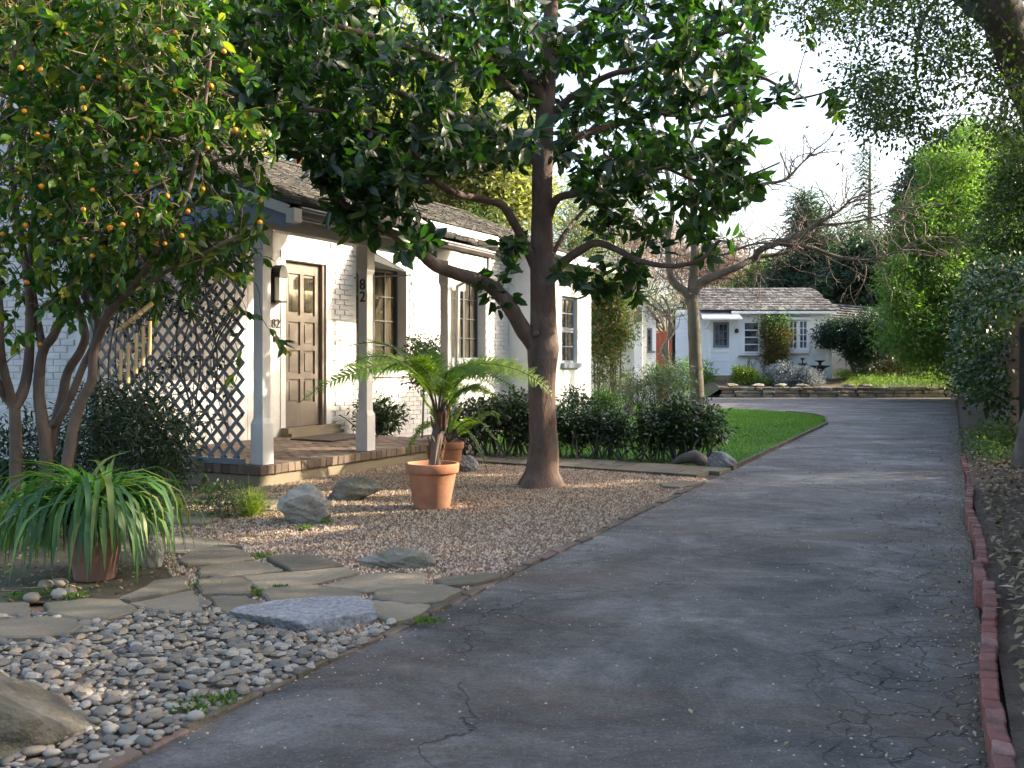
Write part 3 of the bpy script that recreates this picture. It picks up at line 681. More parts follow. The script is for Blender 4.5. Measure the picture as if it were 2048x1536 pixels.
# entrance door, ten panels, the two upper ones glazed
door = hpart("door", MT['door'], [(3.283, 4.06, WV + .08, WV + .11, .33, 2.60)])
st = [(3.283, 3.383), (3.635, 3.715), (3.96, 4.06)]; zr = [.33, .60, .66, 1.0, 1.06, 1.4, 1.47, 1.81, 1.88, 2.07]
hpart("stile", MT['door'], [(a, b_, WV + .055, WV + .08, .33, 2.6) for a, b_ in st], door)
rails = [(.33, .62), (.985, 1.065), (1.39, 1.47), (1.79, 1.87), (2.12, 2.2) , (2.50, 2.6)]
rails = [(.33, .66), (.99, 1.06), (1.39, 1.46), (1.79, 1.88), (2.46, 2.6)]
for a, b_ in rails:
    for c, d in ((3.383, 3.635), (3.715, 3.96)): hpart("rail", MT['door'], [(c, d, WV + .056, WV + .08, a, b_)], door)
for i, (z0, z1) in enumerate(((.66, .99), (1.06, 1.39), (1.46, 1.79), (1.88, 2.46))):
    for c, d in ((3.383, 3.635), (3.715, 3.96)):
        if i < 3: hpart("panel", MT['door'], [(c + .035, d - .035, WV + .066, WV + .08, z0 + .035, z1 - .035)], door)
        else: hpart("pane", MT['glass'], [(c + .03, d - .03, WV + .07, WV + .079, z0 + .05, z1 - .04)], door)
hpart("door_frame", MT['door'], [(4.065, 4.12, WV + .0, WV + .12, .3, 2.62)])
hpart("door_frame", MT['white_wood'], [(3.12, 3.22, WV - .03, WV + .1, .21, 2.75), (4.12, 4.24, WV - .03, WV - .0, .3, 2.75), (3.22, 4.12, WV - .03, WV + .1, 2.63, 2.75)])
hpart("doorstep", MT['concrete'], [(3.12, 4.28, WV - .22, WV - .035, .21, .26), (3.12, 4.28, WV - .16, WV - .035, .26, .33)])
# wall lamp, plate number, bell
lamp = hpart("wall_lamp", MT['black'], [(2.93, 3.1, WV - .06, WV - .022, 2.02, 2.36), (2.95, 3.08, WV - .17, WV - .06, 2.02, 2.05)])
mb = MB(); pts = [(2.93 + .085 + .085 * math.cos(t), 2.36 + .17 * math.sin(t)) for t in np.linspace(0, math.pi, 9)]
v = [wallm(u, WV - .17, z)[:3] for u, z in pts] + [wallm(u, WV - .022, z)[:3] for u, z in pts]
mb.add(v, [tuple(range(9)), tuple(range(17, 8, -1))] + [(i + 1, i, i + 9, i + 10) for i in range(8)]); mb.build("lamp_hood", MT['black'], lamp)
hpart("lamp_glass", MT['lamp_glass'], [(2.955, 3.075, WV - .15, WV - .062, 2.05, 2.36)], lamp)
def text(name, s, size, o, x, up, m, parent, ext=.004):
    cu = bpy.data.curves.new(name, 'FONT'); cu.body = s; cu.size = size; cu.extrude = ext; cu.align_x = 'CENTER'; cu.align_y = 'CENTER'
    t_ = bpy.data.objects.new(name, cu); sc.collection.objects.link(t_); dg = bpy.context.evaluated_depsgraph_get()
    me = bpy.data.meshes.new_from_object(t_.evaluated_get(dg)); bpy.data.objects.remove(t_); me.materials.clear(); me.name = name
    return ob(name, me, m, parent, frame(o, x, up))
text("house_number", "82", .17, H(3.02, WV - .03, 1.74), HU, (0, 0, 1), MT['black'], bw)
hpart("doorbell", MT['black'], [(2.98, 3.04, WV - .04, WV - .021, 1.50, 1.57)], bw)
# awning over the first window
aw = empty("awning", H(5.5, 2), parent=house)
mb = MB(); n = 42; u0, u1 = 4.83, 6.42
us = np.linspace(u0, u1, n * 2 + 1)
for (va, za), (vb, zb) in (((WV - .01, 3.06), (1.38, 2.52)),):
    v = [wallm(u, va, za + (.008 if i % 2 else 0))[:3] for i, u in enumerate(us)] + [wallm(u, vb, zb + (.008 if i % 2 else 0))[:3] for i, u in enumerate(us)]
    k = len(us); mb.add(v, [(i, i + 1, k + i + 1, k + i) for i in range(k - 1)]); 
mb.build("awning_sheet", MT['awning'], aw)
mb = MB(); v = [wallm(u, 1.38 + (.012 if i % 2 else -.0), 2.52)[:3] for i, u in enumerate(us)] + [wallm(u, 1.38 + (.012 if i % 2 else 0), 2.36 + (.0 if i % 4 else .01))[:3] for i, u in enumerate(us)]
mb.add(v, [(i, i + 1, k + i + 1, k + i) for i in range(k - 1)]); mb.build("valance", MT['awning'], aw)
mb = MB(); mb.add([wallm(4.835, WV, 3.04)[:3], wallm(4.835, 1.4, 2.52)[:3], wallm(4.835, WV, 2.86)[:3]], [(0, 1, 2)]) ; mb.build("awning_end", MT['white_wood'], aw)
for u in (4.84, 6.40):
    mb = MB(); mb.tube([H(u, WV, 2.5), H(u, 1.4, 2.5), H(u, 1.385, 2.36)], .011, 6); mb.build("awning_arm", MT['dark_frame'], aw)

# porch
porch = empty("porch", H(1.9, 1.2), parent=house)
PU = 4.02
hpart("porch_base", MT['concrete'], [(.02, PU - .02, .03, WV - .01, -.02, .112)], porch)
pf = hpart("porch_floor", MT['concrete'], [(.06, PU - .06, .06, WV - .001, .113, .19)], porch)
items = []; e = [cbox(.098, .2, .092, .006, .003, i) for i in range(6)]
for i in range(39): items.append((random.choice(e), frame(H(.05 + i * .1025, .1 - random.uniform(0, .008), .163), HU, HV)))
for i in range(22): items.append((random.choice(e), frame(H(.1, .25 + i * .1025, .163), HV, -HU)))
fl = [cbox(.2, .098, .05, .005, .002, i) for i in range(6)]
for j in range(22):
    for i in range(19):
        u = .31 + i * .205 + (j % 2) * .1
        if u < PU - .1: items.append((random.choice(fl), frame(H(u, .262 + j * .1025, .185 + random.uniform(-.003, .003)), HU, HV)))
pieces(pf, "brick", items, MT['paver'], 300)
for i, u in enumerate((.16, 1.91, 3.71)):
    p = empty("porch_post", H(u, .12, .21), parent=house)
    mb = MB(); prof = [(0, .078), (.40, .078), (.46, .058), (2.0, .058), (2.05, .074), (2.32, .074)]
    v = []; 
    for z, s_ in prof: v += [H(u + a * s_, .12 + b_ * s_, .212 + z) for a, b_ in ((-1, -1), (1, -1), (1, 1), (-1, 1))]
    k = len(prof); mb.add(v, [(j * 4 + q, j * 4 + (q + 1) % 4, (j + 1) * 4 + (q + 1) % 4, (j + 1) * 4 + q) for j in range(k - 1) for q in range(4)] + [(3, 2, 1, 0), tuple(range(4 * k - 4, 4 * k))])
    mb.build("post", MT['white_wood'], p)
    if i == 1:
        for s_, z in (("8", 2.10), ("2", 1.96)):
            text("house_number", s_, .17, H(u - .063, .12, z), -HV, (0, 0, 1), MT['black'], p, .004)
hpart("beam", MT['white_wood'], [(.02, 3.9, .05, .19, 2.535, 2.70)], porch)
hpart("beam", MT['white_wood'], [(.03, .17, .195, WV - .03, 2.54, 2.70)], porch)
# gable end board, rake trim
mb = MB(); z0 = 2.56
v = [H(-.04, v_, z) for v_, z in ((-.42, rz_(-.42) - .17), (-.30, rz_(-.42) - .19), (-.18, z0), (.2, z0), (WV + .3, z0), (WV + .3, rz_(WV + .3) - .06), (-.42, rz_(-.42) - .06))]
v2 = [np.array(q) + HU * .04 for q in v]; k = len(v)
mb.add(v + v2, [tuple(range(k)), tuple(range(2 * k - 1, k - 1, -1))] + [(i, k + i, k + (i + 1) % k, (i + 1) % k) for i in range(k)]); mb.build("gable_board", MT['blue_board'], house)
def slope_box(u0, u1, v0, v1, dz0, dz1, m, name, parent=house):
    mb = MB(); v = []
    for u in (u0, u1):
        for vv in (v0, v1):
            for dz in (dz0, dz1): v.append(H(u, vv, rz_(vv) + dz))
    mb.add(v, [(0, 1, 3, 2), (4, 6, 7, 5), (0, 4, 5, 1), (2, 3, 7, 6), (0, 2, 6, 4), (1, 5, 7, 3)]); return mb.build(name, m, parent)
slope_box(-.12, -.07, -.42, .45, -.085, .012, MT['white_wood'], "rake_trim")
slope_box(-.12, -.07, .452, 2.0, -.085, .012, MT['white_wood'], "rake_trim"); slope_box(-.12, -.07, 2.002, 4.6, -.085, .012, MT['white_wood'], "rake_trim")
hpart("fascia_end", MT['white_wood'], [(-.13, -.02, -.52, -.42, 2.53, 2.66)])
roof = slope_box(-.065, 3.82, -.45, 2.0, -.06, -.005, MT['gutter'], "roof")
roof2 = slope_box(-.065, 12.3, 2.0, 4.6, -.06, -.005, MT['gutter'], "roof")
slope_box(9.7, 12.3, 1.1, 2.0, -.06, -.005, MT['gutter'], "roof")
mb = MB(); mb.add([H(-.065, 4.6, rz_(4.6)), H(12.3, 4.6, rz_(4.6)), H(12.3, 8, rz_(4.6) - 1.3), H(-.065, 8, rz_(4.6) - 1.3)], [(0, 1, 2, 3)]); mb.build("roof", MT['shingle'], house)
sh = [cbox(w_, .26, .028, .003, .004, i) for i, w_ in enumerate((.1, .13, .15, .17, .12, .19))]; wv_ = (.1, .13, .15, .17, .12, .19)
items = []; v = -.47; row = 0
while v < 4.6:
    u = -.075 + random.uniform(-.05, 0); ue = 3.84 if v < 1.95 else 12.32
    if v > 1.1 and v < 1.95: ue = 3.84
    while u < ue - .08:
        i = random.randint(0, 5); w_ = wv_[i]
        vc = v + .13; sl_ = (rz_(vc + .1) - rz_(vc - .1)) / .2
        p = H(u + w_ / 2, vc + random.uniform(-.012, .012), rz_(vc) + .03 + random.uniform(0, .005))
        yd = HV + np.array([0, 0, sl_ - .115 + random.uniform(-.04, .02)])
        items.append((sh[i], frame(p, HU, yd))); u += w_ + .006
    v += .135; row += 1
pieces(roof2, "shingle", items, MT['shingle'], 300)
for i in range(40): ob("ridge_shingle", cbox(.3, .2, .03, .004, .003, i % 4), MT['shingle'], roof2, frame(H(.1 + i * .305, 4.6, rz_(4.6) + .05), HU, HV))
# gutter
mb = MB(); mb.tube([H(-.02, -.47, 2.64), H(3.86, -.47, 2.60)], .055, 8); g = mb.build("gutter", MT['gutter'], house)
hpart("fascia", MT['white_wood'], [(-.06, 3.8, -.41, -.38, 2.58, 2.68)])
mb = MB(); mb.tube([H(-.02, -.525, 2.675), H(3.86, -.525, 2.635)], .008, 5); mb.build("gutter_lip", MT['awning'], g)
mb = MB(); mb.tube([H(3.78, -.47, 2.60), H(3.78, -.47, 2.42), H(3.80, .0, 2.22), H(3.80, .035, .24)], .032, 8); mb.build("downspout", MT['white_wood'], house)
# main eave right of the porch roof
hpart("fascia", MT['white_wood'], [(3.9, 9.68, 1.97, 1.995, rz_(2.0) - .12, rz_(2.0) - .0)])
for i in range(14): hpart("rafter_tail", MT['white_wood'], [(4.1 + i * .42, 4.16 + i * .42, 2.0, WV - .0, rz_(2.0) - .16, rz_(2.0) - .065)])
hpart("soffit", MT['white_wood'], [(3.9, 9.7, WV - .05, WV + .3, WT - .001, WT + .18)])
# wing beyond the corner
win3 = (10.47, 11.25, 1.22, 2.55)
hpart("wall", MT['plaster'], [(9.9, 10.1, 1.501, WV + .3, 0, 3.4)] + [(a, b_, 1.5, 1.75, c, d) for a, b_, c, d in grid_wall(9.9, 11.96, 0, 3.4, [win3])] + [(11.76, 11.96, 1.751, 6, 0, 3.4)])
hpart("fascia", MT['white_wood'], [(9.7, 12.3, 1.07, 1.1, rz_(1.1) - .1, rz_(1.1))])
window(house, H(win3[0], 1.6, win3[2]), HU, -HV, win3[1] - win3[0], .66, 2, 2, MT['grey_frame'], .05, .025)
window(house, H(win3[0], 1.6, win3[2] + .665), HU, -HV, win3[1] - win3[0], .66, 2, 2, MT['grey_frame'], .05, .025)
hpart("window_sill", MT['grey_frame'], [(win3[0] - .05, win3[1] + .05, 1.42, 1.56, win3[2] - .1, win3[2] - .002)])
# chimney pots on the ridge
for px, py, s_ in ((613, 322, 1.0), (778, 352, 1.25)):
    Yr = None
    for u in np.linspace(0, 12, 300):
        q = H(u, 4.65, rz_(4.6)); x_, y_ = proj(q)
        if x_ > px: break
    ch = MB(); ch.box((-.24, -.24, -.3), (.24, .24, .12), TR(*H(u, 4.75, rz_(4.6)))); cpart = ch.build("chimney", MT['terracotta'], house)
    c = MB(); c.lathe([(.13, .12), (.16, .2), (.15, .42), (.19, .46), (.19, .52), (.14, .52), (.12, .3)], H(u, 4.75, rz_(4.6)), 16); c.build("chimney_pot", MT['terracotta'], cpart, smooth=True)

# lattice screen closing the porch end
lt = empty("lattice_screen", H(.02, 1.3, .3), parent=house)
hpart("rail", MT['grey_frame'], [(.0, .06, .24, WV - .1, .213, .27)], lt); hpart("rail", MT['grey_frame'], [(.0, .06, .24, WV - .1, 2.36, 2.42)], lt)
hpart("stile", MT['grey_frame'], [(.0, .06, WV - .1, WV - .03, .213, 2.53)], lt)
MT['lattice'] = M("grey_lattice_paint", [(.16, .162, .17), (.24, .24, .25)], .7, 5)
a0, a1, z0, z1 = .24, WV - .1, .27, 2.36
for sgn in (1, -1):
    c = -3.0
    while c < 6:
        pts = []
        for v_ in (a0, a1):
            z = (v_ * sgn + c)
            if z0 <= z <= z1: pts.append((v_, z))
        for z in (z0, z1):
            v_ = (z - c) * sgn
            if a0 < v_ < a1: pts.append((v_, z))
        if len(pts) >= 2:
            p, q = pts[0], pts[1]
            if math.hypot(p[0] - q[0], p[1] - q[1]) > .08:
                P, Q = H(.03 + .006 * sgn, *p), H(.03 + .006 * sgn, *q); d = Q - P; Lh = np.linalg.norm(d)
                ob("slat", cbox(1, .038, .009, .001), MT['lattice'], lt, frame((P + Q) / 2, d, np.cross(HU, d)) @ Matrix.Diagonal((Lh, 1, 1, 1)))
        c += .165
# mat and cable
mb = MB(); mb.poly([H(2.7, 1.2), H(3.9, 1.35), H(3.85, 2.0), H(2.75, 1.9)], .215, .232); tag(mb.build("doormat", MT['mat']), "dark rubber doormat lying on the porch before the door", "doormat")
mb = MB(); mb.tube(smoothpath([H(3.2, 1.0, .225), H(3.6, 1.1, .225), H(4.1, 1.7, .225), H(4.3, 2.15, .4), H(4.4, 2.35, .45)]), .009, 5); tag(mb.build("cable", MT['black']), "thin black cable curling over the porch bricks by the door", "cable")
# ================================================================== chosen spots lit by sun gaps cut into the tree crowns
for T_, r_ in ((H(4.5, 2.35, 2.3), .34), (H(4.5, 2.3, 1.0), .35), (H(6.6, 2.35, 1.6), .7), (H(8, 2.35, 2.0), .6), (H(9.4, 2.3, 1.8), .8), (H(11, 1.5, 1.6), 1.2), (H(5.6, 1.6, 2.6), .6), (H(5.6, 2.3, .6), .4),
               (G(745, 988), .20), (G(690, 985), .12), (G(612, 1062), .13), (W(905, 965, 8.3), .17), (W(870, 800, 8.4), .42), (W(960, 740, 8.4), .3), (W(1040, 750, 8.3), .3), (W(620, 785, 7.8), .3), (W(720, 720, 8), .3), (W(885, 860, 8.3), .12),
               (W(230, 960, 5.5), .16), (W(290, 1040, 5.5), .1), (G(560, 965), .12), (G(480, 1030), .2), (W(1105, 810, 9.8), .1), (W(1105, 940, 9.8), .10), (W(540, 740, 9.9), .2), (W(500, 600, 9.5), .3), (W(500, 440, 8.6), .35),
               (W(430, 560, 8.8), .3), (W(300, 700, 7.8), .25), (W(120, 780, 8.4), .12), (W(250, 250, 8.2), .45), (W(100, 450, 8.2), .3), (W(560, 330, 8.2), .5), (W(700, 350, 9), .4), (G(1380, 962), .055), (G(1250, 965), .055), (G(1180, 975), .05), (G(960, 953), .07), (G(640, 1010), .08), (G(500, 1093), .09), (G(380, 1088), .1), (H(1.2, .0, .15), .12), (H(0.4, 0, .1), .2),
               (W(930, 560, 9.4), .12), (H(2.3, 0.1, .5), .15), (G(430, 985), .1), (G(700, 1030), .07)):
    KEEP.append((T_, r_ + (.09 if r_ < .25 else .04)))

def leaf_parts(tree, P, D, N, L, wr, kind, m, name="leaf", n_parts=300, cr=None):
    """the leaves that show largest become parts, the rest one mass"""
    px, py = proj(P); vis = (px > -20) & (px < 2068) & (py > -20) & (py < 1556) & (P[:, 1] > .4)
    key = np.where(vis, L / P[:, 1], 0); idx = np.argsort(-key)
    D = D / np.linalg.norm(D, axis=1)[:, None]; S = np.cross(D, N); S /= np.linalg.norm(S, axis=1)[:, None] + 1e-9; Nn = np.cross(S, D)
    T, F = leaf_tpl(kind); tm = []
    for c_ in (.04, .12, .22):
        v = T.copy(); v[:, 0] *= wr; v[:, 2] = v[:, 2] * wr - c_ * T[:, 1] ** 2
        mb = MB(); mb.add(v, [tuple(q) for q in F.tolist()], 0.0); me = mb.mesh(name); me.materials.append(m); tm.append(me)
    for i in idx[:n_parts]:
        a = Matrix(((S[i][0], D[i][0], Nn[i][0], P[i][0]), (S[i][1], D[i][1], Nn[i][1], P[i][1]), (S[i][2], D[i][2], Nn[i][2], P[i][2]), (0, 0, 0, 1)))
        ob(name, random.choice(tm), m, tree, a @ Matrix.Scale(float(L[i]), 4))
    r = idx[n_parts:]; V, F, t = leaves(P[r], D[r], N[r], L[r], wr, kind)
    rr = R.uniform(0, 1, len(r)) if cr is None else cr[r]
    bulk("leaves", V, F, np.repeat(rr, t), m, tree, kind='stuff')

# ================================================================== MAGNOLIA
mag = empty("magnolia_tree", G(1078, 968), "big magnolia with reddish brown trunk standing in the gravel", "tree")
Y0 = 9.75
def wp(L): return np.array([W(x, y, Y) for x, y, Y in L])
b = MB()
T1 = smoothpath(wp([(1078, 972, Y0), (1084, 900, Y0), (1084, 800, Y0), (1084, 735, Y0), (1085, 670, Y0 + .03), (1085, 560, Y0 + .05), (1083, 430, Y0 + .1), (1086, 300, Y0 + .12), (1093, 190, Y0 + .15), (1098, 80, Y0 + .1), (1104, 0, Y0 + .1), (1108, -120, Y0), (1100, -260, Y0)]), 7)
wpx = np.interp(T1[:, 2], [0, .06, .15, .35, .8, 1.15, 1.35, 1.6, 2.1, 2.7, 3.3, 3.9, 4.8, 6], [106, 84, 66, 58, 54, 56, 64, 52, 49, 42, 40, 36, 26, 12])
rad = wpx / 2 * Y0 / 2000
seg = 22; a = np.arange(seg) * 2 * math.pi / seg; vs = []
for i, p in enumerate(T1):
    lobes = 1 + (.10 + .35 * max(0, .2 - p[2])) * np.sin(a * 3 + 1.1 + p[2] * .6) * (1 if p[2] < .5 else .35) + .035 * np.sin(a * 5 + p[2] * 5) + R.uniform(-.012, .012, seg)
    vs.append(np.c_[p[0] + np.cos(a) * rad[i] * lobes, p[1] + np.sin(a) * rad[i] * lobes, np.full(seg, p[2] - (.03 if i == 0 else 0))])
b.add(np.concatenate(vs), [(i * seg + j, i * seg + (j + 1) % seg, (i + 1) * seg + (j + 1) % seg, (i + 1) * seg + j) for i in range(len(T1) - 1) for j in range(seg)])
trunk = b.build("trunk", MT['bark'], mag, smooth=True)
limbs = [ ([(1080, 705, 9.75), (1050, 665, 9.7), (1018, 612, 9.6), (985, 575, 9.5), (950, 558, 9.35), (905, 545, 9.2), (868, 530, 9.1), (838, 503, 8.95), (805, 478, 8.8), (770, 460, 8.7), (730, 440, 8.6), (685, 405, 8.5), (650, 365, 8.4)], .085, .025),
 ([(1080, 560, 9.8), (1048, 485, 9.7), (1020, 432, 9.6), (1000, 408, 9.5), (960, 398, 9.4), (915, 388, 9.2), (870, 362, 9.0), (845, 322, 8.9), (800, 290, 8.8), (740, 262, 8.6), (690, 230, 8.5)], .05, .018),
 ([(1085, 330, 9.85), (1040, 288, 9.9), (1000, 268, 10), (950, 248, 10.1), (905, 230, 10.3), (850, 205, 10.4), (780, 180, 10.4), (700, 150, 10.3), (620, 110, 10.2)], .075, .02),
 ([(1090, 215, 9.9), (1062, 160, 9.8), (1020, 132, 9.7), (975, 120, 9.5), (930, 135, 9.3), (880, 120, 9.1), (800, 90, 8.9), (700, 60, 8.7), (600, 30, 8.5)], .07, .02),
 ([(1040, 195, 9.7), (1005, 160, 9.5), (975, 128, 9.4), (950, 80, 9.2), (930, 20, 9)], .04, .015),
 ([(1095, 560, 9.8), (1130, 522, 9.7), (1165, 498, 9.6), (1195, 486, 9.5), (1235, 500, 9.4), (1280, 522, 9.3), (1340, 532, 9.2), (1400, 520, 9.1), (1440, 480, 9)], .05, .014),
 ([(1095, 440, 9.85), (1112, 400, 9.8), (1145, 388, 9.8), (1190, 378, 9.9), (1240, 358, 10), (1310, 340, 10), (1380, 320, 10.1), (1450, 300, 10.1)], .045, .013),
 ([(1097, 330, 9.9), (1120, 290, 10), (1170, 268, 10.1), (1230, 250, 10.2), (1310, 225, 10.3), (1400, 190, 10.3), (1500, 150, 10.3), (1590, 190, 10.2)], .05, .014),
 ([(1100, 230, 9.9), (1150, 190, 9.8), (1220, 150, 9.6), (1300, 130, 9.5), (1380, 90, 9.4), (1470, 60, 9.3)], .04, .013),
 ([(1104, 120, 9.9), (1150, 60, 9.7), (1220, 20, 9.4), (1300, -20, 9.2), (1400, -60, 9)], .04, .014),
 ([(1100, 100, 9.9), (1060, 40, 10.2), (980, -10, 10.5), (880, -60, 10.8)], .05, .02),
 ([(1090, 560, 9.8), (1110, 500, 10.1), (1150, 440, 10.5), (1200, 400, 10.9), (1300, 380, 11.2)], .03, .012),
 ([(1300, 225, 10.2), (1420, 235, 10), (1530, 210, 9.9), (1610, 195, 9.8), (1650, 185, 9.7)], .02, .008), ([(1330, 335, 10), (1420, 370, 9.9), (1500, 350, 9.8), (1560, 325, 9.8)], .018, .008),
 ([(870, 362, 9.0), (820, 370, 8.8), (780, 400, 8.6), (760, 420, 8.5)], .02, .01), ([(720, 150, 10.3), (600, 180, 9.8), (520, 200, 9.4)], .03, .01), ([(700, 235, 8.5), (620, 220, 8.4), (540, 240, 8.3), (480, 200, 8.3)], .025, .01)]
skel = []
for L_, r0, r1 in limbs:
    P = smoothpath(wp(L_), 5); mb = MB(); mb.tube(P, np.linspace(r0, r1, len(P)), 10, cap=False, rough=.05); mb.build("limb", MT['bark'], mag, smooth=True); skel.append(P)
mb = MB(); c = W(1071, 666, Y0 - .235); mb.add([c + np.array([math.cos(t) * .026, -.012 * math.cos(t) * 0, math.sin(t) * .027]) for t in np.linspace(0, 6.28, 14)[:-1]], [tuple(range(13))])
mb = MB(); mb.tube([W(1074, 666, Y0 - .1), W(1071, 666, Y0 - .165)], .028, 12); mb.build("pruned_knot", MT['bark_pale'], mag)
skel.append(T1[25:]); SK = np.concatenate(skel)
regs = [  # polygon in the view, depth range, clusters
 ([(440, -60), (1090, -60), (1100, 170), (1060, 300), (900, 330), (760, 400), (640, 350), (520, 250), (400, 120)], (7.9, 11.3), 620),
 ([(640, 330), (800, 330), (880, 440), (860, 520), (720, 480), (650, 420)], (8.2, 9.4), 60), ([(560, 250), (800, 300), (790, 400), (680, 390), (600, 330)], (8.0, 8.9), 40),
 ([(800, 260), (1060, 280), (1050, 330), (900, 350)], (8.6, 10.4), 16),
 ([(990, 440), (1050, 480), (1065, 600), (1000, 560)], (9.4, 10), 8), ([(940, 540), (1050, 570), (1030, 620), (960, 600)], (9.3, 9.8), 5),
 ([(1090, -60), (1560, -60), (1530, 100), (1420, 200), (1330, 330), (1120, 330)], (8.6, 11), 250),
 ([(1400, 120), (1500, 100), (1520, 250), (1560, 330), (1500, 420), (1420, 460), (1330, 430), (1340, 250)], (8.9, 10.6), 76),
 ([(1120, 320), (1340, 300), (1330, 480), (1180, 470)], (9, 10.8), 60),
 ([(1110, 540), (1280, 520), (1290, 590), (1180, 620)], (9.1, 9.8), 22), ([(1340, 380), (1470, 330), (1480, 480), (1400, 530), (1350, 500)], (9, 9.8), 26),
 ([(1560, 140), (1620, 180), (1580, 240), (1540, 220)], (9.6, 10), 4), ([(1640, 170), (1710, 180), (1700, 235), (1650, 210)], (9.6, 10), 3),
 ([(1480, 60), (1600, 0), (1760, -30), (1750, 20), (1560, 100)], (9.2, 10), 5), ([(-100, -700), (1500, -700), (1500, -80), (0, -80)], (8, 12), 110)]
C = []
for poly, (ya, yb), n in regs:
    p = scatter(poly, n); C.append(np.array([W(x, y, yy) for (x, y), yy in zip(p, R.uniform(ya, yb, n))]))
C = np.concatenate(C); tw = MB(); P = []; D = []; N = []; L = []; cr = []
C = C[np.argsort([np.min(np.sum((SK - c) ** 2, 1)) for c in C])]
NODES = np.zeros((len(SK) + len(C) * 3, 3)); NODES[:len(SK)] = SK; nn_ = len(SK)
for c in C:
    d2 = np.sum((NODES[:nn_] - c) ** 2, 1); j = np.argmin(d2); s = NODES[j].copy(); ln = math.sqrt(d2[j])
    for f_ in (.45, .75): NODES[nn_] = s + (c - s) * f_ + R.normal(size=3) * .02; nn_ += 1
    if ln > .06:
        mid = (s + c) / 2 + R.normal(size=3) * .06 * ln + np.array([0, 0, -.06 * ln]); tw.tube(smoothpath([s, mid, c], 3), np.linspace(.004 + .006 * min(ln, 1.5), .004, 7), 4, cap=False)
    ax = (c - s) / (ln + 1e-6) + R.normal(size=3) * .3; ax[2] -= .15; ax /= np.linalg.norm(ax)
    n = random.randint(8, 13); e1 = np.cross(ax, [0.3, .5, 1]); e1 /= np.linalg.norm(e1); e2 = np.cross(ax, e1); ph = random.uniform(0, 6); base = random.uniform(0, .45)
    for i in range(n):
        t = ph + i * 2.4; rd = math.cos(t) * e1 + math.sin(t) * e2; d = rd + ax * random.uniform(.15, .9); d[2] -= random.uniform(0, .45)
        P.append(c - ax * .05 * (i % 4)); D.append(d); nn = ax + R.normal(size=3) * .35; nn[2] += .25; N.append(nn); L.append(random.uniform(.11, .195)); cr.append(base + random.uniform(0, .55) ** 1.3)
leaf_parts(mag, np.array(P), np.array(D), np.array(N), np.array(L), .40, 'full', MT['l_mag'], cr=np.array(cr))
tag(tw.build("twigs", MT['bark_thin'], mag), kind='stuff')

# ================================================================== CITRUS TREES ON THE LEFT
def citrus(base_px, label, stems, regs, n_or, nparts, seed):
    t = empty("citrus_tree", base_px, label, "tree"); sk = []
    mb = MB()
    for L_, r0, r1 in stems:
        Pq = smoothpath(wp(L_), 5); mb.tube(Pq, np.linspace(r0, r1, len(Pq)), 9, cap=False, rough=.04); sk.append(Pq)
    mb.build("trunk", MT['bark_thin'], t, smooth=True); SKc = np.concatenate(sk); SKc = SKc[SKc[:, 2] > 1.35]; new = []
    tw = MB(); P = []; D = []; N = []; L = []; cr = []; ors = []
    for poly, (ya, yb), n in regs:
        p = scatter(poly, n); CC = np.array([W(x, y, yy) for (x, y), yy in zip(p, R.uniform(ya, yb, n))]); CC = CC[np.argsort([np.min(np.sum((SKc - q) ** 2, 1)) for q in CC])]
        for c in CC:
            d2 = np.sum((SKc - c) ** 2, 1); j = np.argmin(d2); s = SKc[j]; ln = math.sqrt(d2[j]); new.append(s + (c - s) * .6 + R.normal(size=3) * .02)
            if len(new) >= 12: SKc = np.vstack([SKc, new]); new = []
            dv = (c - s) / (ln + 1e-6) + R.normal(size=3) * .5; dv[2] += .1; dv /= np.linalg.norm(dv)
            e = c + dv * random.uniform(.15, .32); e[2] -= random.uniform(0, .12); pts = smoothpath([s, (s + c) / 2 + R.normal(size=3) * .08, c, e], 3)
            tw.tube(pts, np.linspace(.0055, .002, len(pts)), 3, cap=False); base = random.uniform(0, .45)
            for i in range(random.randint(9, 13)):
                f = random.random(); q = c * (1 - f) + e * f; d = dv * .5 + unit(1)[0] * .8; d[2] -= random.uniform(.1, .9)
                P.append(q); D.append(d); nn = unit(1)[0]; nn[2] = abs(nn[2]) + .5; N.append(nn); L.append(random.uniform(.075, .13)); cr.append(base + random.uniform(0, .55))
            if random.random() < .3: ors.append(e + np.array([0, 0, -.03]))
    leaf_parts(t, np.array(P), np.array(D), np.array(N), np.array(L), .46, 'full', MT['l_cit'], n_parts=nparts, cr=np.array(cr))
    tag(tw.build("twigs", MT['bark_thin'], t), kind='stuff')
    ors = np.array(ors); v = proj(ors); k = (v[0] > 0) & (v[0] < 600) & (v[1] > 0) & (v[1] < 700); ors = ors[k]; ors = ors[np.argsort(ors[:, 1])][:n_or]
    om = MB(); bm = __import__('bmesh').new(); __import__('bmesh').ops.create_icosphere(bm, subdivisions=2, radius=.5); me = bpy.data.meshes.new("orange"); bm.to_mesh(me); bm.free(); me.polygons.foreach_set("use_smooth", [True] * len(me.polygons))
    for o in ors: ob("orange", me, MT['orange'], t, TR(*o) @ Matrix.Scale(random.uniform(.030, .043), 4))
    return t
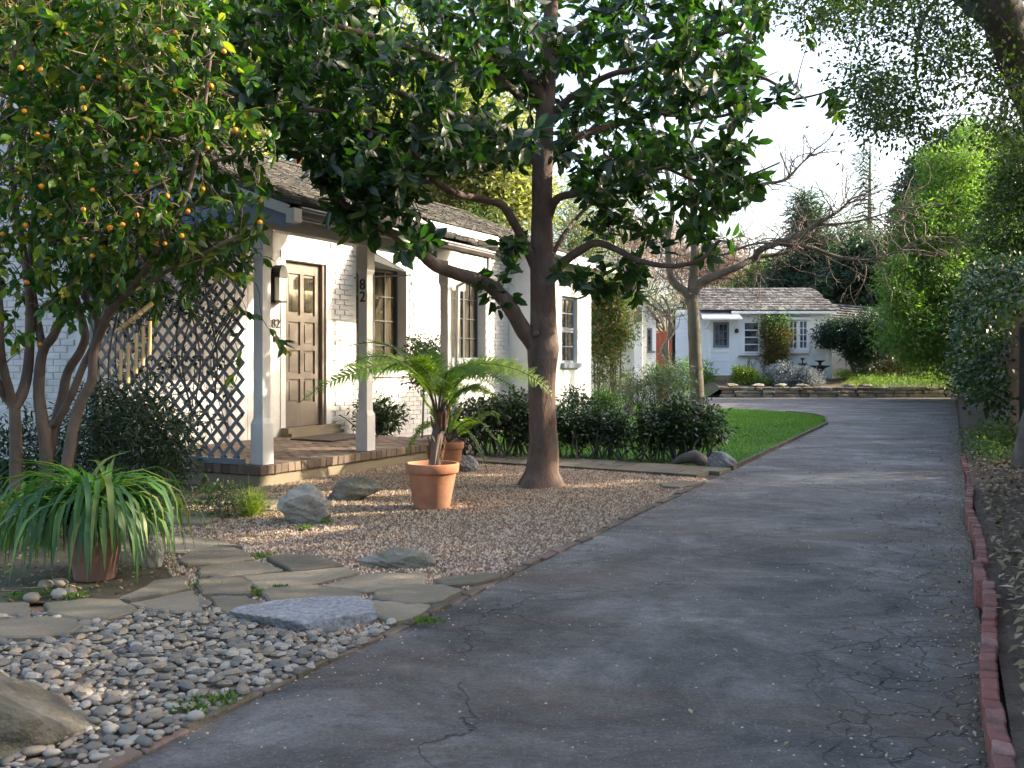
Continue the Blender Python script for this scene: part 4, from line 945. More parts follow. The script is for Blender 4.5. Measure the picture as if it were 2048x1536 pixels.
citrus(G(100, 985), "leaning citrus tree with bare forked stems and many oranges", [
 ([(94, 985, 8.2), (92, 900, 8.2), (84, 840, 8.2), (78, 790, 8.2), (80, 735, 8.2), (88, 697, 8.2), (109, 668, 8.2), (127, 620, 8.15), (142, 560, 8.1), (160, 470, 8.1), (185, 380, 8.0), (200, 250, 8), (210, 80, 8)], .056, .016),
 ([(86, 700, 8.2), (78, 658, 8.25), (68, 600, 8.3), (60, 520, 8.4), (70, 400, 8.5), (90, 250, 8.6), (80, 60, 8.7)], .036, .012),
 ([(84, 985, 8.3), (105, 870, 8.4), (112, 840, 8.4), (125, 794, 8.4), (135, 745, 8.4), (162, 700, 8.4), (170, 665, 8.4), (156, 610, 8.5), (148, 560, 8.5), (170, 450, 8.6), (230, 330, 8.6), (290, 180, 8.6), (300, 20, 8.6)], .05, .016),
 ([(112, 850, 8.35), (145, 785, 8.3), (168, 728, 8.3), (187, 690, 8.25), (195, 640, 8.2), (172, 600, 8.2), (180, 520, 8.1), (240, 440, 8), (300, 380, 7.9), (380, 340, 7.8), (470, 310, 7.7)], .034, .012),
 ([(128, 975, 8.1), (140, 890, 8.1), (150, 840, 8.1), (166, 794, 8.1), (183, 763, 8.1), (187, 706, 8.1), (197, 675, 8.05), (217, 628, 8), (246, 596, 7.9), (290, 540, 7.8), (330, 470, 7.7), (370, 400, 7.6), (400, 280, 7.6), (420, 120, 7.6)], .05, .014),
 ([(246, 596, 7.9), (330, 545, 7.7), (420, 500, 7.6), (480, 470, 7.6)], .02, .008)],
 [([(60, -60), (420, -60), (450, 120), (490, 230), (440, 290), (370, 320), (300, 480), (60, 470)], (6.9, 9.2), 720), ([(380, 300), (540, 260), (560, 340), (500, 420), (380, 430)], (7.4, 8.4), 30), ([(60, 460), (340, 400), (470, 470), (470, 520), (380, 560), (250, 590), (90, 560)], (7.3, 8.8), 120), ([(420, 440), (515, 440), (530, 520), (440, 560)], (7.7, 8.3), 9), ([(440, 600), (520, 590), (530, 660), (480, 700)], (7.9, 8.4), 3),
  ([(60, 560), (200, 560), (230, 610), (60, 600)], (7.8, 8.8), 14), ([(-700, -800), (500, -800), (500, -60), (-700, -60)], (7, 9.5), 220)], 90, 300, 1)
citrus(G(36, 975), "citrus tree whose pale stem forks low at the picture's left edge beside the lilies", [
 ([(33, 985, 8.1), (32, 900, 8.1), (30, 845, 8.1), (28, 815, 8.1), (12, 794, 8.1), (-8, 760, 8), (-40, 690, 7.9), (-80, 560, 7.9), (-90, 400, 7.9)], .055, .02),
 ([(28, 815, 8.1), (45, 785, 8.15), (56, 738, 8.2), (60, 658, 8.2), (59, 600, 8.2), (50, 520, 8.2), (30, 400, 8.2), (20, 250, 8.3), (30, 60, 8.3)], .05, .016), ([(28, 815, 8.1), (8, 740, 8.0), (2, 690, 7.9), (0, 600, 7.8), (-20, 450, 7.8)], .04, .015)],
 [([(-160, -60), (110, -60), (120, 420), (-160, 450)], (6.9, 9), 190), ([(-160, 440), (90, 420), (60, 640), (0, 760), (-160, 760)], (7.2, 8.8), 60)], 20, 120, 2)

# bamboo wind chime hanging in the tree, in front of the lattice
wc = empty("wind_chime", W(270, 640, 7.75), "bamboo wind chime hanging from the citrus branch before the lattice", "wind chime")
Yc = 7.75; mb = MB(); A, B = W(236, 662, Yc), W(305, 606, Yc + .05); mb.tube([A + (B - A) * t for t in np.linspace(0, 1, 9)], [.019, .0185, .021, .0185, .019, .021, .0185, .0185, .019], 10); mb.build("top_cane", MT['bamboo'], wc)
for f in (.12, .3, .42, .58, .72): 
    q = A + (B - A) * f; mb = MB(); mb.tube([q - (B - A) * .006, q + (B - A) * .006], .023, 10); mb.build("cord_wrap", MT['black'], wc)
for x, y0, y1 in ((242, 699, 760), (257, 685, 766), (273, 666, 747), (287, 652, 731), (300, 642, 710)):
    mb = MB(); mb.tube([W(x, y0, Yc), W(x, (y0 + y1) / 2, Yc), W(x - 1, y1, Yc)], [.0145, .013, .0145], 9); p = mb.build("tube", MT['bamboo'], wc)
    f = (x - 236) / 69; mb = MB(); mb.tube([A + (B - A) * f, W(x, y0, Yc)], .0018, 4); mb.build("cord", MT['black'], wc)
mb = MB(); mb.tube([(A + B) / 2, W(300, 540, 7.75)], .002, 4); mb.build("cord", MT['black'], wc)

# ================================================================== TERRACOTTA POTS, TREE FERN
def pot(name, c, r, h, label, m='terracotta'):
    p = empty(name, c, label, "plant pot"); k = r
    mb = MB(); mb.lathe([(.0, .0), (k * .66, 0), (k * .68, .01), (k * .92, h * .78), (k * .93, h * .79)], c, 40); mb.build("body", MT[m], p, smooth=True)
    mb = MB(); mb.lathe([(k * .92, h * .78), (k * .99, h * .79), (k * 1.01, h * .8), (k * 1.03, h * .975), (k * 1.01, h), (k * .93, h), (k * .91, h * .97), (k * .86, h * .78)], c, 40); mb.build("rim", MT[m], p, smooth=True)
    mb = MB(); mb.lathe([(k * .88, h * .84), (k * .5, h * .88), (0, h * .9)], c, 20); mb.build("soil", MT['soil'], p); return p
FP = W(864, 1016, 8.28); FP[2] = .012
pot("terracotta_pot", FP, .218, .37, "large clean terracotta pot holding the tree fern on the gravel")
def frond(path, Lm, parent, m='l_fern', name="frond", pn=32, droop=.25, col=None, roll=None):
    """rachis with two rows of pinnae, each a row of leaflets"""
    roll = random.uniform(.3, .6) * random.choice((-1, 1)) if roll is None else roll; P = smoothpath(path, 5); seglen = np.linalg.norm(np.diff(P, axis=0), axis=1); s = np.r_[0, np.cumsum(seglen)]; tot = s[-1]
    B = []; Dd = []; Nn = []; LL = []; mb = MB(); mb.tube(P, np.linspace(.009, .0025, len(P)), 6, cap=False)
    for i in range(pn):
        f = .22 + .78 * (i + .5) / pn; p = np.array([np.interp(f * tot, s, P[:, a]) for a in range(3)]); q = np.array([np.interp(min(1, f + .02) * tot, s, P[:, a]) for a in range(3)])
        d = q - p; d /= np.linalg.norm(d) + 1e-9; g = (f - .22) / .78; ln = Lm * (math.sin(math.pi * min(1, g * .8 + .16)) ** .8) * (1 - .35 * g)
        side = np.cross(d, [0, 0, 1]); side /= np.linalg.norm(side) + 1e-9; nrm = np.cross(side, d); side, nrm = side * math.cos(roll) + nrm * math.sin(roll), nrm * math.cos(roll) - side * math.sin(roll)
        for sg in (-1, 1):
            pd = side * sg + d * .45; pd /= np.linalg.norm(pd); k = max(6, int(ln / .010)); t = (np.arange(k) + 1) / k
            pts = p + pd * (t * ln)[:, None] + np.array([0, 0, -droop]) * ((t * ln) ** 2)[:, None] * 1.8 + R.normal(size=3) * .012 * t[:, None]
            for s2 in (-1, 1):
                ld = np.cross(pd, nrm) * s2 + pd * .35; B.append(pts); Dd.append(np.repeat(ld[None], k, 0)); Nn.append(np.repeat((nrm + R.normal(size=3) * .15)[None], k, 0)); LL.append(.04 * np.clip(1.15 - t, .2, 1) * ln / Lm + .006)
    V, F, t = leaves(np.concatenate(B), np.concatenate(Dd), np.concatenate(Nn), np.concatenate(LL), .5, 'lo', .1)
    n0 = len(V) // t; fr = bulk(name, V, F, np.repeat(R.uniform(0, .6, n0), t) + (random.random() * .3 if col is None else col), MT[m], parent)
    mb.build("stalk", MT['bark_pale'] if m == 'l_fern' else MT['l_strap'], fr); return fr
tf = empty("tree_fern", FP + np.array([0, 0, .33]), "bright green tree fern with brown fibrous stem rising from the large pot", "fern")
cx = W(872, 935, 8.28); mb = MB()
mb.tube([W(868, 940, 8.28), W(870, 905, 8.28), W(874, 870, 8.28), W(882, 830, 8.28)], [.043, .047, .045, .036], 14, rough=.22); mb.build("stem", MT['bark_thin'], tf)
for i in range(34):
    a = random.uniform(0, 6.28); z = random.uniform(.36, .78); c = np.array([cx[0] + .0 + (z - .4) * .12, 8.28, z]); o = np.array([math.cos(a), math.sin(a), 0])
    mb = MB(); mb.tube([c + o * .03, c + o * .058 + np.array([0, 0, .05]), c + o * random.uniform(.055, .08) + np.array([0, 0, random.uniform(.08, .16)])], [.014, .01, .006], 5); mb.build("old_stalk", MT['l_rust'] if i % 3 else MT['bark_thin'], tf)
mb = MB(); sp = [W(884, 850, 8.25), W(890, 828, 8.25), W(889, 826, 8.25)]; th = np.linspace(0, 5.5, 14); cc = W(881, 826, 8.25)
mb.tube([W(888, 862, 8.25)] + [cc + np.array([math.cos(t) * (.038 - t * .005), 0, math.sin(t) * (.038 - t * .005)]) for t in th], np.linspace(.017, .007, 15), 7); mb.build("fiddlehead", MT['bark_thin'], tf, smooth=True)
top = (876, 838, 8.28)
for pth, Lm in (([top, (862, 795, 8.2), (838, 752, 8.1), (805, 728, 8.0), (755, 730, 7.9), (700, 748, 7.8), (645, 772, 7.75), (597, 806, 7.7)], .19),
                ([top, (864, 790, 8.4), (845, 735, 8.6), (800, 700, 8.8), (750, 685, 9.0), (700, 690, 9.1)], .17),
                ([top, (868, 780, 8.15), (850, 740, 7.9), (815, 722, 7.7), (775, 735, 7.5), (745, 765, 7.4)], .16),
                ([top, (893, 795, 8.3), (905, 760, 8.3), (935, 733, 8.3), (985, 728, 8.3), (1040, 742, 8.3), (1080, 765, 8.3), (1106, 790, 8.3)], .19),
                ([top, (895, 790, 8.5), (915, 745, 8.8), (950, 728, 9.1), (1000, 735, 9.4), (1050, 760, 9.6)], .17),
                ([top, (888, 790, 8.1), (892, 750, 7.9), (915, 735, 7.7), (950, 745, 7.5), (990, 775, 7.3)], .17),
                ([top, (878, 790, 8.5), (870, 740, 8.8), (850, 700, 9.1), (815, 675, 9.4)], .16), ([top, (858, 780, 8.0), (825, 740, 7.7), (780, 715, 7.5), (730, 715, 7.4), (680, 740, 7.3)], .17), ([top, (900, 790, 8.1), (930, 750, 7.9), (975, 748, 7.8), (1030, 775, 7.7)], .16),
                ([top, (880, 795, 8.1), (885, 765, 7.8), (880, 755, 7.5), (865, 770, 7.2)], .14),
                ([top, (898, 810, 8.3), (915, 785, 8.3), (950, 775, 8.2), (990, 790, 8.1)], .12)):
    frond(wp(pth), Lm, tf)
# second pot with a sword fern
P2 = W(897, 936, 10.9); P2[2] = .012
pot("terracotta_pot", P2, .165, .34, "smaller terracotta pot half hidden behind the tree fern's pot")
f2 = empty("sword_fern", P2 + np.array([0, 0, .3]), "arching green fern in the smaller terracotta pot behind", "fern")
c2 = (897, 885, 10.9)
for pth in ([c2, (925, 850, 10.8), (960, 820, 10.7), (1000, 800, 10.6)], [c2, (920, 850, 10.5), (955, 840, 10.2), (985, 870, 9.9), (1000, 905, 9.8)], [c2, (930, 860, 10.4), (950, 880, 10), (968, 920, 9.7), (975, 945, 9.6)], [c2, (905, 850, 11), (920, 815, 11.2), (945, 790, 11.3)],
            [c2, (880, 850, 10.7), (850, 850, 10.5), (825, 880, 10.4), (815, 905, 10.35)], [c2, (870, 830, 10.8), (850, 800, 10.8), (840, 780, 10.8)], [c2, (940, 850, 11), (985, 825, 11.1), (1000, 850, 11)], [c2, (895, 840, 10.6), (905, 800, 10.5), (915, 770, 10.4)]):
    frond(wp(pth), .07, f2, pn=24, droop=.1)

# ================================================================== STRAP-LEAVED LILIES
def strap(parent, base, az, L, w, rise, m='l_strap', bend=1.4):
    n = 9; t = np.linspace(0, 1, n); d = np.array([math.cos(az), math.sin(az)]); pts = []; p = np.array(base, float); ang = rise; st = L / (n - 1)
    for i in range(n):
        pts.append(p.copy()); p = p + np.array([d[0] * math.cos(ang), d[1] * math.cos(ang), math.sin(ang)]) * st; ang = rise - (rise + bend) * min(1, (i + 1) / (n - 1) * 1.45) ** 1.3
        if p[2] < .03: p[2] = .03
    pts = np.array(pts); sd = np.array([-d[1], d[0], 0]) ; ww = w * np.clip(np.minimum(t * 6 + .5, (1 - t) * 3.2), .03, 1)
    V = np.concatenate([pts - sd * ww[:, None] / 2 + [0, 0, .004], pts, pts + sd * ww[:, None] / 2 + [0, 0, .004]]); f = []
    for i in range(n - 1): f += [(i, i + 1, n + i + 1, n + i), (n + i, n + i + 1, 2 * n + i + 1, 2 * n + i)]
    mb = MB(); mb.add(V, f, random.random() * .9); mb.build("leaf_blade", MT[m], parent, smooth=True)
LP = W(190, 1160, 5.55); LP[2] = .01
pot("terracotta_pot", LP, .16, .32, "dusty terracotta pot almost hidden under drooping lily leaves", 'terracotta_dusty')
ly = empty("lily_clump", LP + np.array([0, 0, .3]), "strap leaved lily spilling over the dusty terracotta pot", "plant")
for i in range(230):
    az = random.uniform(0, 6.28); strap(ly, LP + np.array([random.uniform(-.1, .1), random.uniform(-.1, .1), .30]), az, random.uniform(.45, .95), random.uniform(.018, .038), random.uniform(.6, 1.5), bend=random.uniform(1.3, 1.54))
for i in range(60):
    az = random.uniform(0, 6.28); strap(ly, LP + np.array([random.uniform(-.09, .09), random.uniform(-.09, .09), .30]), az, random.uniform(.4, .72), random.uniform(.016, .03), random.uniform(1.25, 1.55), bend=random.uniform(-.4, 1.0))
l2 = empty("lily_clump", G(5, 1080), "strap leaved lily growing in soil under the low forked citrus stem", "plant")
for i in range(120):
    q = G(25 + random.uniform(-60, 60), 1075 + random.uniform(-25, 25)); strap(l2, q, random.uniform(0, 6.28), random.uniform(.45, .95), random.uniform(.016, .03), random.uniform(.9, 1.5))
l3 = empty("lily_clump", G(70, 975), "tall thin strap leaved lily behind the citrus trunks", "plant")
for i in range(60):
    q = G(60 + random.uniform(-70, 60), 985 + random.uniform(-15, 15)); strap(l3, q, random.uniform(0, 6.28), random.uniform(.6, 1.1), random.uniform(.015, .025), random.uniform(1.1, 1.5))
# ================================================================== ROCKS
rock("granite_slab", G(628, 1244) + np.array([0, 0, .01]), (.72, .42, .27), MT['granite'], 3, 9, .12, (.04, -.02), 5, .018, .42, label="flat grey granite slab lying on the pebbles beside the flagstones", cat="rock")
rock("corner_boulder", np.array([-1.84, 3.18, .03]), (.86, .62, .50), MT['rock_moss'], 31, 10, .35, (.1, .15), 5, .05, label="large mossy boulder among pebbles in the bottom left corner", cat="boulder")
rock("split_rock", G(603, 1052) + np.array([0, .13, .12]), (.36, .34, .34), MT['rock_pale'], 12, 9, .5, (.15, -.25), label="angular split rock standing on the gravel near the flagstone path", cat="rock")
rock("wedge_rock", G(700, 1003) + np.array([0, .12, .07]), (.52, .26, .24), MT['rock'], 15, 8, .12, (0, -.18), label="long wedge shaped rock with a sunlit yellowish end near the pot", cat="rock")
rock("flat_stone", G(800, 1140) + np.array([0, .06, .03]), (.44, .19, .15), MT['rock'], 21, 9, -.05, (0, .04), label="low brown stone sunk in the gravel above the flagstones", cat="rock")
rock("grey_rock", G(932, 946) + np.array([0, .1, .06]), (.24, .2, .22), MT['granite'], 5, 8, .3, (0, .3), label="small blue grey rock leaning by the smaller pot", cat="rock")
rock("lawn_rock", G(1446, 938) + np.array([0, .1, .07]), (.32, .24, .22), MT['granite'], 6, 9, -.3, (0, .2), label="grey rock at the lawn's corner where walkway meets drive", cat="rock")
rock("standing_stone", W(305, 1135, 5.9) * np.array([1, 1, 0]) + np.array([0, 0, .07]), (.12, .10, .24), MT['rock_pale'], 9, 9, .3, (0, 0), label="small pale upright stone beside the lily pot and flagstones", cat="stone")
mb = MB(); q = G(1388, 932); mb.tube([q + np.array([-.25, .05, .03]), q + np.array([-.12, 0, .09]), q + np.array([0, 0, .12]), q + np.array([.08, 0, .07]), q + np.array([.16, 0, -.02])], [.03, .05, .08, .07, .05], 10, rough=.2)
tag(mb.build("stump", MT['bark_grey'], smooth=True), "gnarled dark root stump under the hedge's end by the lawn rock", "stump")
mb = MB(); q = G(398, 990); mb.tube([q, q + np.array([.02, 0, .08]), q + np.array([.07, 0, .17])], [.035, .035, .02], 9, rough=.15); tag(mb.build("wooden_stake", MT['bark_pale']), "short curved pale driftwood stake below the porch's dark side", "stake")
for i, (x, y) in enumerate(((62, 1208), (118, 1200), (140, 1196), (92, 1182), (120, 1178))):
    ob("cobble", pm[i % 6], MT['pebble'], pb, TR(*(G(x, y) + np.array([0, 0, .03]))) @ Matrix.Diagonal((.09, .075, .06, 1)))

# ================================================================== HEDGE along the walkway
def bush(name, label, cat, base, blobs, n, per, cr_, L, wr, m, stems=0, kind='mid', lo=.35, up=.5, stem_m='bark_grey', group=None, sh_=.015, **k):
    t = empty(name, base, label, cat, group); C = shell(blobs, n, lo, flatbottom=base[2] + .03); foliage("foliage", C, per, cr_, L, wr, MT[m], t, kind, up)
    if stems:
        mb = MB()
        for i in range(stems):
            e = C[random.randrange(len(C))]; b0 = np.array(base, float) + np.array([random.uniform(-.5, .5) * (blobs[0][1][0] if len(blobs) == 1 else .5), random.uniform(-.1, .1), 0])
            if len(blobs) > 1: b0[:2] = e[:2] + R.normal(size=2) * .12
            mb.tube(smoothpath([b0, (b0 + e) / 2 + R.normal(size=3) * .06, e], 3), np.linspace(sh_, sh_ * .35, 7), 5, cap=False)
        mb.build("stems", MT[stem_m], t) if stems < 2 else tag(mb.build("stems", MT[stem_m], t), kind='stuff')
    return t
def hpt(x, y, Y): w = W(x, y, Y); return tuple(w)
hb = [((W(x, 0, 12.9)[0], 12.9, z), (.32, .35, h)) for x, z, h in ((950, .48, .34), (1010, .5, .36), (1060, .48, .36))]
bush("hedge_bush", "dark clipped hedge bush left of the magnolia trunk behind the walkway", "hedge", (hb[1][0][0], 12.9, 0), hb, 230, 34, .11, .062, .42, 'l_hedge', 40, up=.5, lo=.3, kind='mid', group='hedge bushes along the walkway')
hb = [((W(x, 0, 12.7)[0], 12.7, z), (.3, .33, h)) for x, z, h in ((1132, .44, .3), (1180, .38, .24), (1228, .40, .25))]
bush("hedge_bush", "dark leggy hedge bush just right of the magnolia trunk, middle of hedge", "hedge", (hb[1][0][0], 12.7, 0), hb, 200, 34, .11, .062, .42, 'l_hedge', 36, lo=.3, group='hedge bushes along the walkway')
hb = [((W(x, 0, 12.3)[0], 12.3, z), (.33, .36, h)) for x, z, h in ((1310, .44, .3), (1360, .47, .34), (1400, .44, .28))]
bush("hedge_bush", "dark glossy hedge bush at the lawn end of the walkway", "hedge", (hb[1][0][0], 12.3, 0), hb, 240, 36, .12, .064, .42, 'l_hedge', 40, lo=.3, group='hedge bushes along the walkway')
bush("round_shrub", "rounded bright green shrub behind the hedge before the white wing", "shrub", hpt(1205, 850, 15), [(hpt(1205, 815, 15), (.32, .3, .36))], 120, 30, .1, .05, .4, 'l_bright', 6)
bush("leafy_shrub", "upright dark leafy shrub against the white wing left of the bright one", "shrub", hpt(1150, 850, 14.5), [(hpt(1152, 820, 14.5), (.26, .25, .38))], 60, 22, .11, .065, .4, 'l_hedge', 8)
bush("rosemary_bush", "spiky grey green rosemary bush left of the crape myrtle trunk", "shrub", hpt(1320, 830, 18.5), [(hpt(1330, 765, 18.5), (.55, .45, .5)), (hpt(1275, 790, 18.2), (.32, .3, .3))], 240, 26, .16, .09, .10, 'l_conifer', 40, up=0, sh_=.012)
bush("bare_shrub", "thin leafless purplish shrub against the white outbuilding", "shrub", hpt(1258, 830, 19), [(hpt(1256, 772, 19), (.26, .25, .5))], 30, 8, .12, .04, .4, 'l_rust', 34, sh_=.008)
mb = MB(); mb.tube(smoothpath([W(1120, 852, 14), W(1160, 848, 14.1), (W(1200, 852, 14.2)), W(1240, 850, 14.1)], 4), .014, 6); tag(mb.build("garden_hose", MT['hose']), "turquoise garden hose glimpsed through the hedge", "hose")
# pots and shrubs by the porch wall
t = bush("standard_shrub", "slim stemmed shrub with a dark leaf ball in front of the brick wall", "shrub", (*H(4.35, .9)[:2], .0), [(tuple(W(845, 705, H(4.35, .9)[1])), (.30, .30, .24)), (tuple(W(840, 755, H(4.35, .9)[1])), (.2, .2, .2))], 90, 20, .1, .07, .4, 'l_hedge', 0)
mb = MB(); q = H(4.35, .9); mb.tube(smoothpath([q, q + [0.02, 0, .5], W(848, 750, q[1])], 3), .014, 6); mb.build("stem", MT['bark_grey'], t)
t = bush("wall_shrub", "dark arching shrub at the foot of the wall behind the middle post", "shrub", (*H(4.6, 1.9)[:2], .0), [((*H(4.7, 1.85)[:2], .42), (.34, .32, .30))], 80, 22, .12, .10, .3, 'l_hedge', 8)

# ================================================================== bushes under the lattice, ivy on it, small plants
bush("bamboo_like_shrub", "dark fine leaved shrub below the lattice and wind chime", "shrub", tuple(G(270, 985)), [(tuple(W(280, 860, 8.7)), (.42, .4, .42)), (tuple(W(340, 910, 8.7)), (.25, .25, .3)), (tuple(W(215, 850, 8.9)), (.3, .3, .5))], 260, 24, .15, .085, .16, 'l_hedge', 30, up=.1, sh_=.008)
bush("undergrowth_shrub", "low green shrub filling the shade behind the citrus stems", "shrub", tuple(G(120, 960)), [(tuple(W(60, 900, 9.2)), (.5, .35, .4)), (tuple(W(170, 900, 9.4)), (.35, .3, .35))], 130, 22, .15, .08, .25, 'l_hedge', 12, up=.3)
iv = empty("ivy_vine", H(.0, 1.3, .3), "tangled dark vine hanging over the top of the lattice", "vine")
C = np.array([H(-.10 + random.uniform(-.14, .1), random.uniform(.3, 2.4), random.choice((1, 1, 1, 0)) * random.uniform(1.65, 2.7) + 0) for _ in range(210)]); C = C[C[:, 2] > .5]
C2 = np.array([H(-.05, v, z) for v, z in [(random.uniform(.3, 2.3), random.uniform(.5, 1.8)) for _ in range(60)]])
foliage("foliage", np.concatenate([C, C2]), 15, .15, .055, .5, MT['l_hedge'], iv, 'mid')
mb = MB()
for i in range(24):
    v0 = random.uniform(.3, 2.4); mb.tube(smoothpath([H(-.03, v0, random.uniform(.25, .9)), H(-.07, v0 + random.uniform(-.2, .2), 1.3), H(-.05, v0 + random.uniform(-.3, .3), 2.0), H(-.1, v0 + random.uniform(-.4, .4), 2.6)], 4), random.choice((.004, .006, .009)), 5, cap=False)
tag(mb.build("stems", MT['bark_grey'], iv), kind='stuff')
bush("nandina_sprigs", "sparse reddish green sprigs growing by the step stones", "plant", tuple(G(440, 1040)), [(tuple(G(440, 1040) + [0, .1, .12]), (.34, .3, .17))], 70, 14, .09, .04, .4, 'l_vine', 26, sh_=.004, stem_m='bark_thin')
gt = empty("grass_tuft", G(497, 1035), "pale blond tuft of fine grass beside the split rock", "plant")
n = 420; q = G(497, 1035); P = q + R.normal(size=(n, 3)) * [.025, .025, 0]; D = unit(n) * .75; D[:, 2] = np.abs(D[:, 2]) + .75; D[:, 0] += .25; V, F, t_ = leaves(P, D, unit(n), R.uniform(.14, .28, n), .018, 'full', .6); bulk("blades", V, F, np.repeat(R.uniform(0, 1, n), t_), MT['l_chart'], gt)
for i, (x, y, s) in enumerate(((610, 1062, .5), (530, 1120, .6), (560, 1185, .4), (410, 1180, .6), (650, 1050, .4), (850, 1252, .5), (400, 1425, .7), (440, 1410, .6), (150, 1200, .6), (40, 1200, .8), (520, 1195, .4), (90, 1196, .8))):
    q = G(x, y); n = 160; P = q + R.normal(size=(n, 3)) * [.06 * s, .05 * s, 0] + [0, 0, .02]; D = unit(n); D[:, 2] = np.abs(D[:, 2]) + .4; V, F, t_ = leaves(P, D, unit(n), R.uniform(.012, .03, n), .4, 'lo')
    bulk("moss_patch", V, F, np.repeat(R.uniform(0, .4, n), t_), MT['l_bright'], kind='stuff')
# fallen leaves: countable few on the drive, litter on the soil
def litter(name, pts, zf, L, m='l_litter', **k):
    n = len(pts); P = np.c_[pts, np.broadcast_to(zf, (n,))]; D = unit(n); D[:, 2] *= .25; N = unit(n) * .35; N[:, 2] = 1
    V, F, t_ = leaves(P, D, N, R.uniform(.5, 1.2, n) * L, .5, 'mid', .3); bulk(name, V, F, np.repeat(R.uniform(0, 1, n), t_), MT[m], kind='stuff', **k)
pts = np.array([(RX(y) + d, y) for y, d in zip(1.6 + 14 * R.uniform(0, 1, 9000) ** 1.4, R.uniform(.1, 2.2, 9000))]); litter("leaf_litter", pts, .135 + .04 * (pts[:, 0] - RX(pts[:, 1])), .062)
y = R.uniform(3, 33, 900); x = RX(y) - np.abs(R.exponential(.35, 900)) * (1 + y * .03); litter("drive_leaf_litter", np.c_[x, y], .012, .032)
y = R.uniform(3, 33, 170); x = LX(y) + R.uniform(.1, 2.6, 170) ; litter("scattered_leaves", np.c_[x, y], .012, .035)
y = R.uniform(1.8, 12, 700); x = RX(y) - np.abs(R.normal(0, .07, 700)); litter("gutter_debris", np.c_[x, y], .014, .022)
# loose grit and chippings lying on the asphalt, thickest along its edges
n = 2600; y = 1.6 + 20 * R.uniform(0, 1, n) ** 1.6; u_ = R.uniform(0, 1, n); x = np.where(u_ < .45, RX(y) - np.abs(R.exponential(.28, n)), np.where(u_ < .7, LX(y) + np.abs(R.exponential(.16, n)), R.uniform(LX(y), RX(y))))
s_ = R.uniform(.0025, .0065, n); V = np.stack([np.c_[x, y, np.full(n, .002)] + np.array(t_) * s_[:, None] * (1, 1, .9) for t_ in ((1, 0, 0), (.2, 1, 0), (-1, .1, 0), (-.1, -1, 0), (.1, 0, 1))], 1)
bulk("grit", V.reshape(-1, 3), (np.array([(0, 1, 4), (1, 2, 4), (2, 3, 4), (3, 0, 4)])[None] + (np.arange(n) * 5)[:, None, None]).reshape(-1, 3), np.repeat(R.uniform(0, .3, n), 5), MT['gravel'], kind='stuff')
pts = scatter([(p[0], p[1]) for p in (G(0, 1210), G(250, 1200), G(330, 1140), G(560, 1080), G(560, 1030), G(380, 1010), G(200, 1000), G(-50, 1010))], 1500); litter("bed_leaf_litter", pts, .02, .04)

# ================================================================== CRAPE MYRTLE (bare) ON THE LAWN
cm = empty("bare_tree", W(1395, 842, 20.5), "bare winter tree with smooth pale forked trunk standing on the lawn", "tree")
Yb = 20.5; tips = []; segs = [([(1398, 845, Yb), (1394, 790, Yb), (1390, 700, Yb), (1386, 620, Yb), (1384, 590, Yb), (1388, 540, Yb), (1390, 480, Yb), (1385, 400, Yb), (1376, 300, Yb), (1370, 200, Yb)], .145, .045),
 ([(1384, 605, Yb), (1372, 585, Yb), (1350, 568, Yb), (1340, 545, Yb), (1336, 480, Yb), (1345, 420, Yb), (1330, 330, Yb), (1300, 240, Yb)], .10, .03), ([(1388, 585, Yb), (1402, 565, Yb), (1440, 548, Yb), (1480, 532, Yb), (1510, 515, Yb + .2), (1560, 508, Yb + .3), (1590, 500, Yb + .4)], .10, .03),
 ([(1510, 518, Yb + .2), (1520, 500, Yb + .1), (1560, 485, Yb), (1600, 470, Yb), (1640, 445, Yb), (1680, 420, Yb - .2), (1700, 400, Yb - .3)], .08, .02), ([(1560, 488, Yb), (1620, 495, Yb), (1680, 515, Yb), (1740, 520, Yb), (1800, 500, Yb), (1850, 470, Yb)], .05, .012),
 ([(1388, 530, Yb), (1420, 490, Yb), (1440, 510, Yb), (1500, 490, Yb), (1545, 485, Yb)], .04, .015), ([(1390, 470, Yb), (1420, 430, Yb), (1470, 400, Yb), (1520, 370, Yb), (1570, 360, Yb), (1600, 330, Yb), (1630, 300, Yb)], .06, .012), ([(1640, 450, Yb), (1700, 445, Yb), (1760, 430, Yb), (1800, 415, Yb)], .03, .01),
 ([(1336, 470, Yb), (1300, 420, Yb), (1250, 380, Yb), (1200, 330, Yb)], .05, .014), ([(1376, 300, Yb), (1420, 220, Yb), (1500, 160, Yb)], .04, .01)]
mb = MB(); tw = MB()
for L_, r0, r1 in segs:
    P = smoothpath(wp(L_), 5); mb.tube(P, np.linspace(r0, r1, len(P)) * (1 + (np.linspace(.35, 0, len(P)) ** 2 if r0 > .14 else 0)), 12, cap=False, rough=.05)
    if r0 < .14:
        for j in list(range(4, len(P), 2)) + list(range(len(P) // 2, len(P))):
            d = P[j] - P[j - 1]; d /= np.linalg.norm(d); q = unit(1)[0] * .9; q[2] += .1; branchy(tw, P[j], d * .7 + q, random.uniform(.4, .95), .014, 2, 4, .75, .06, None, (2, 3), .22)
mb.build("trunk", MT['bark_pale'], cm, smooth=True); tag(tw.build("twigs", MT['bark_thin'], cm), kind='stuff')

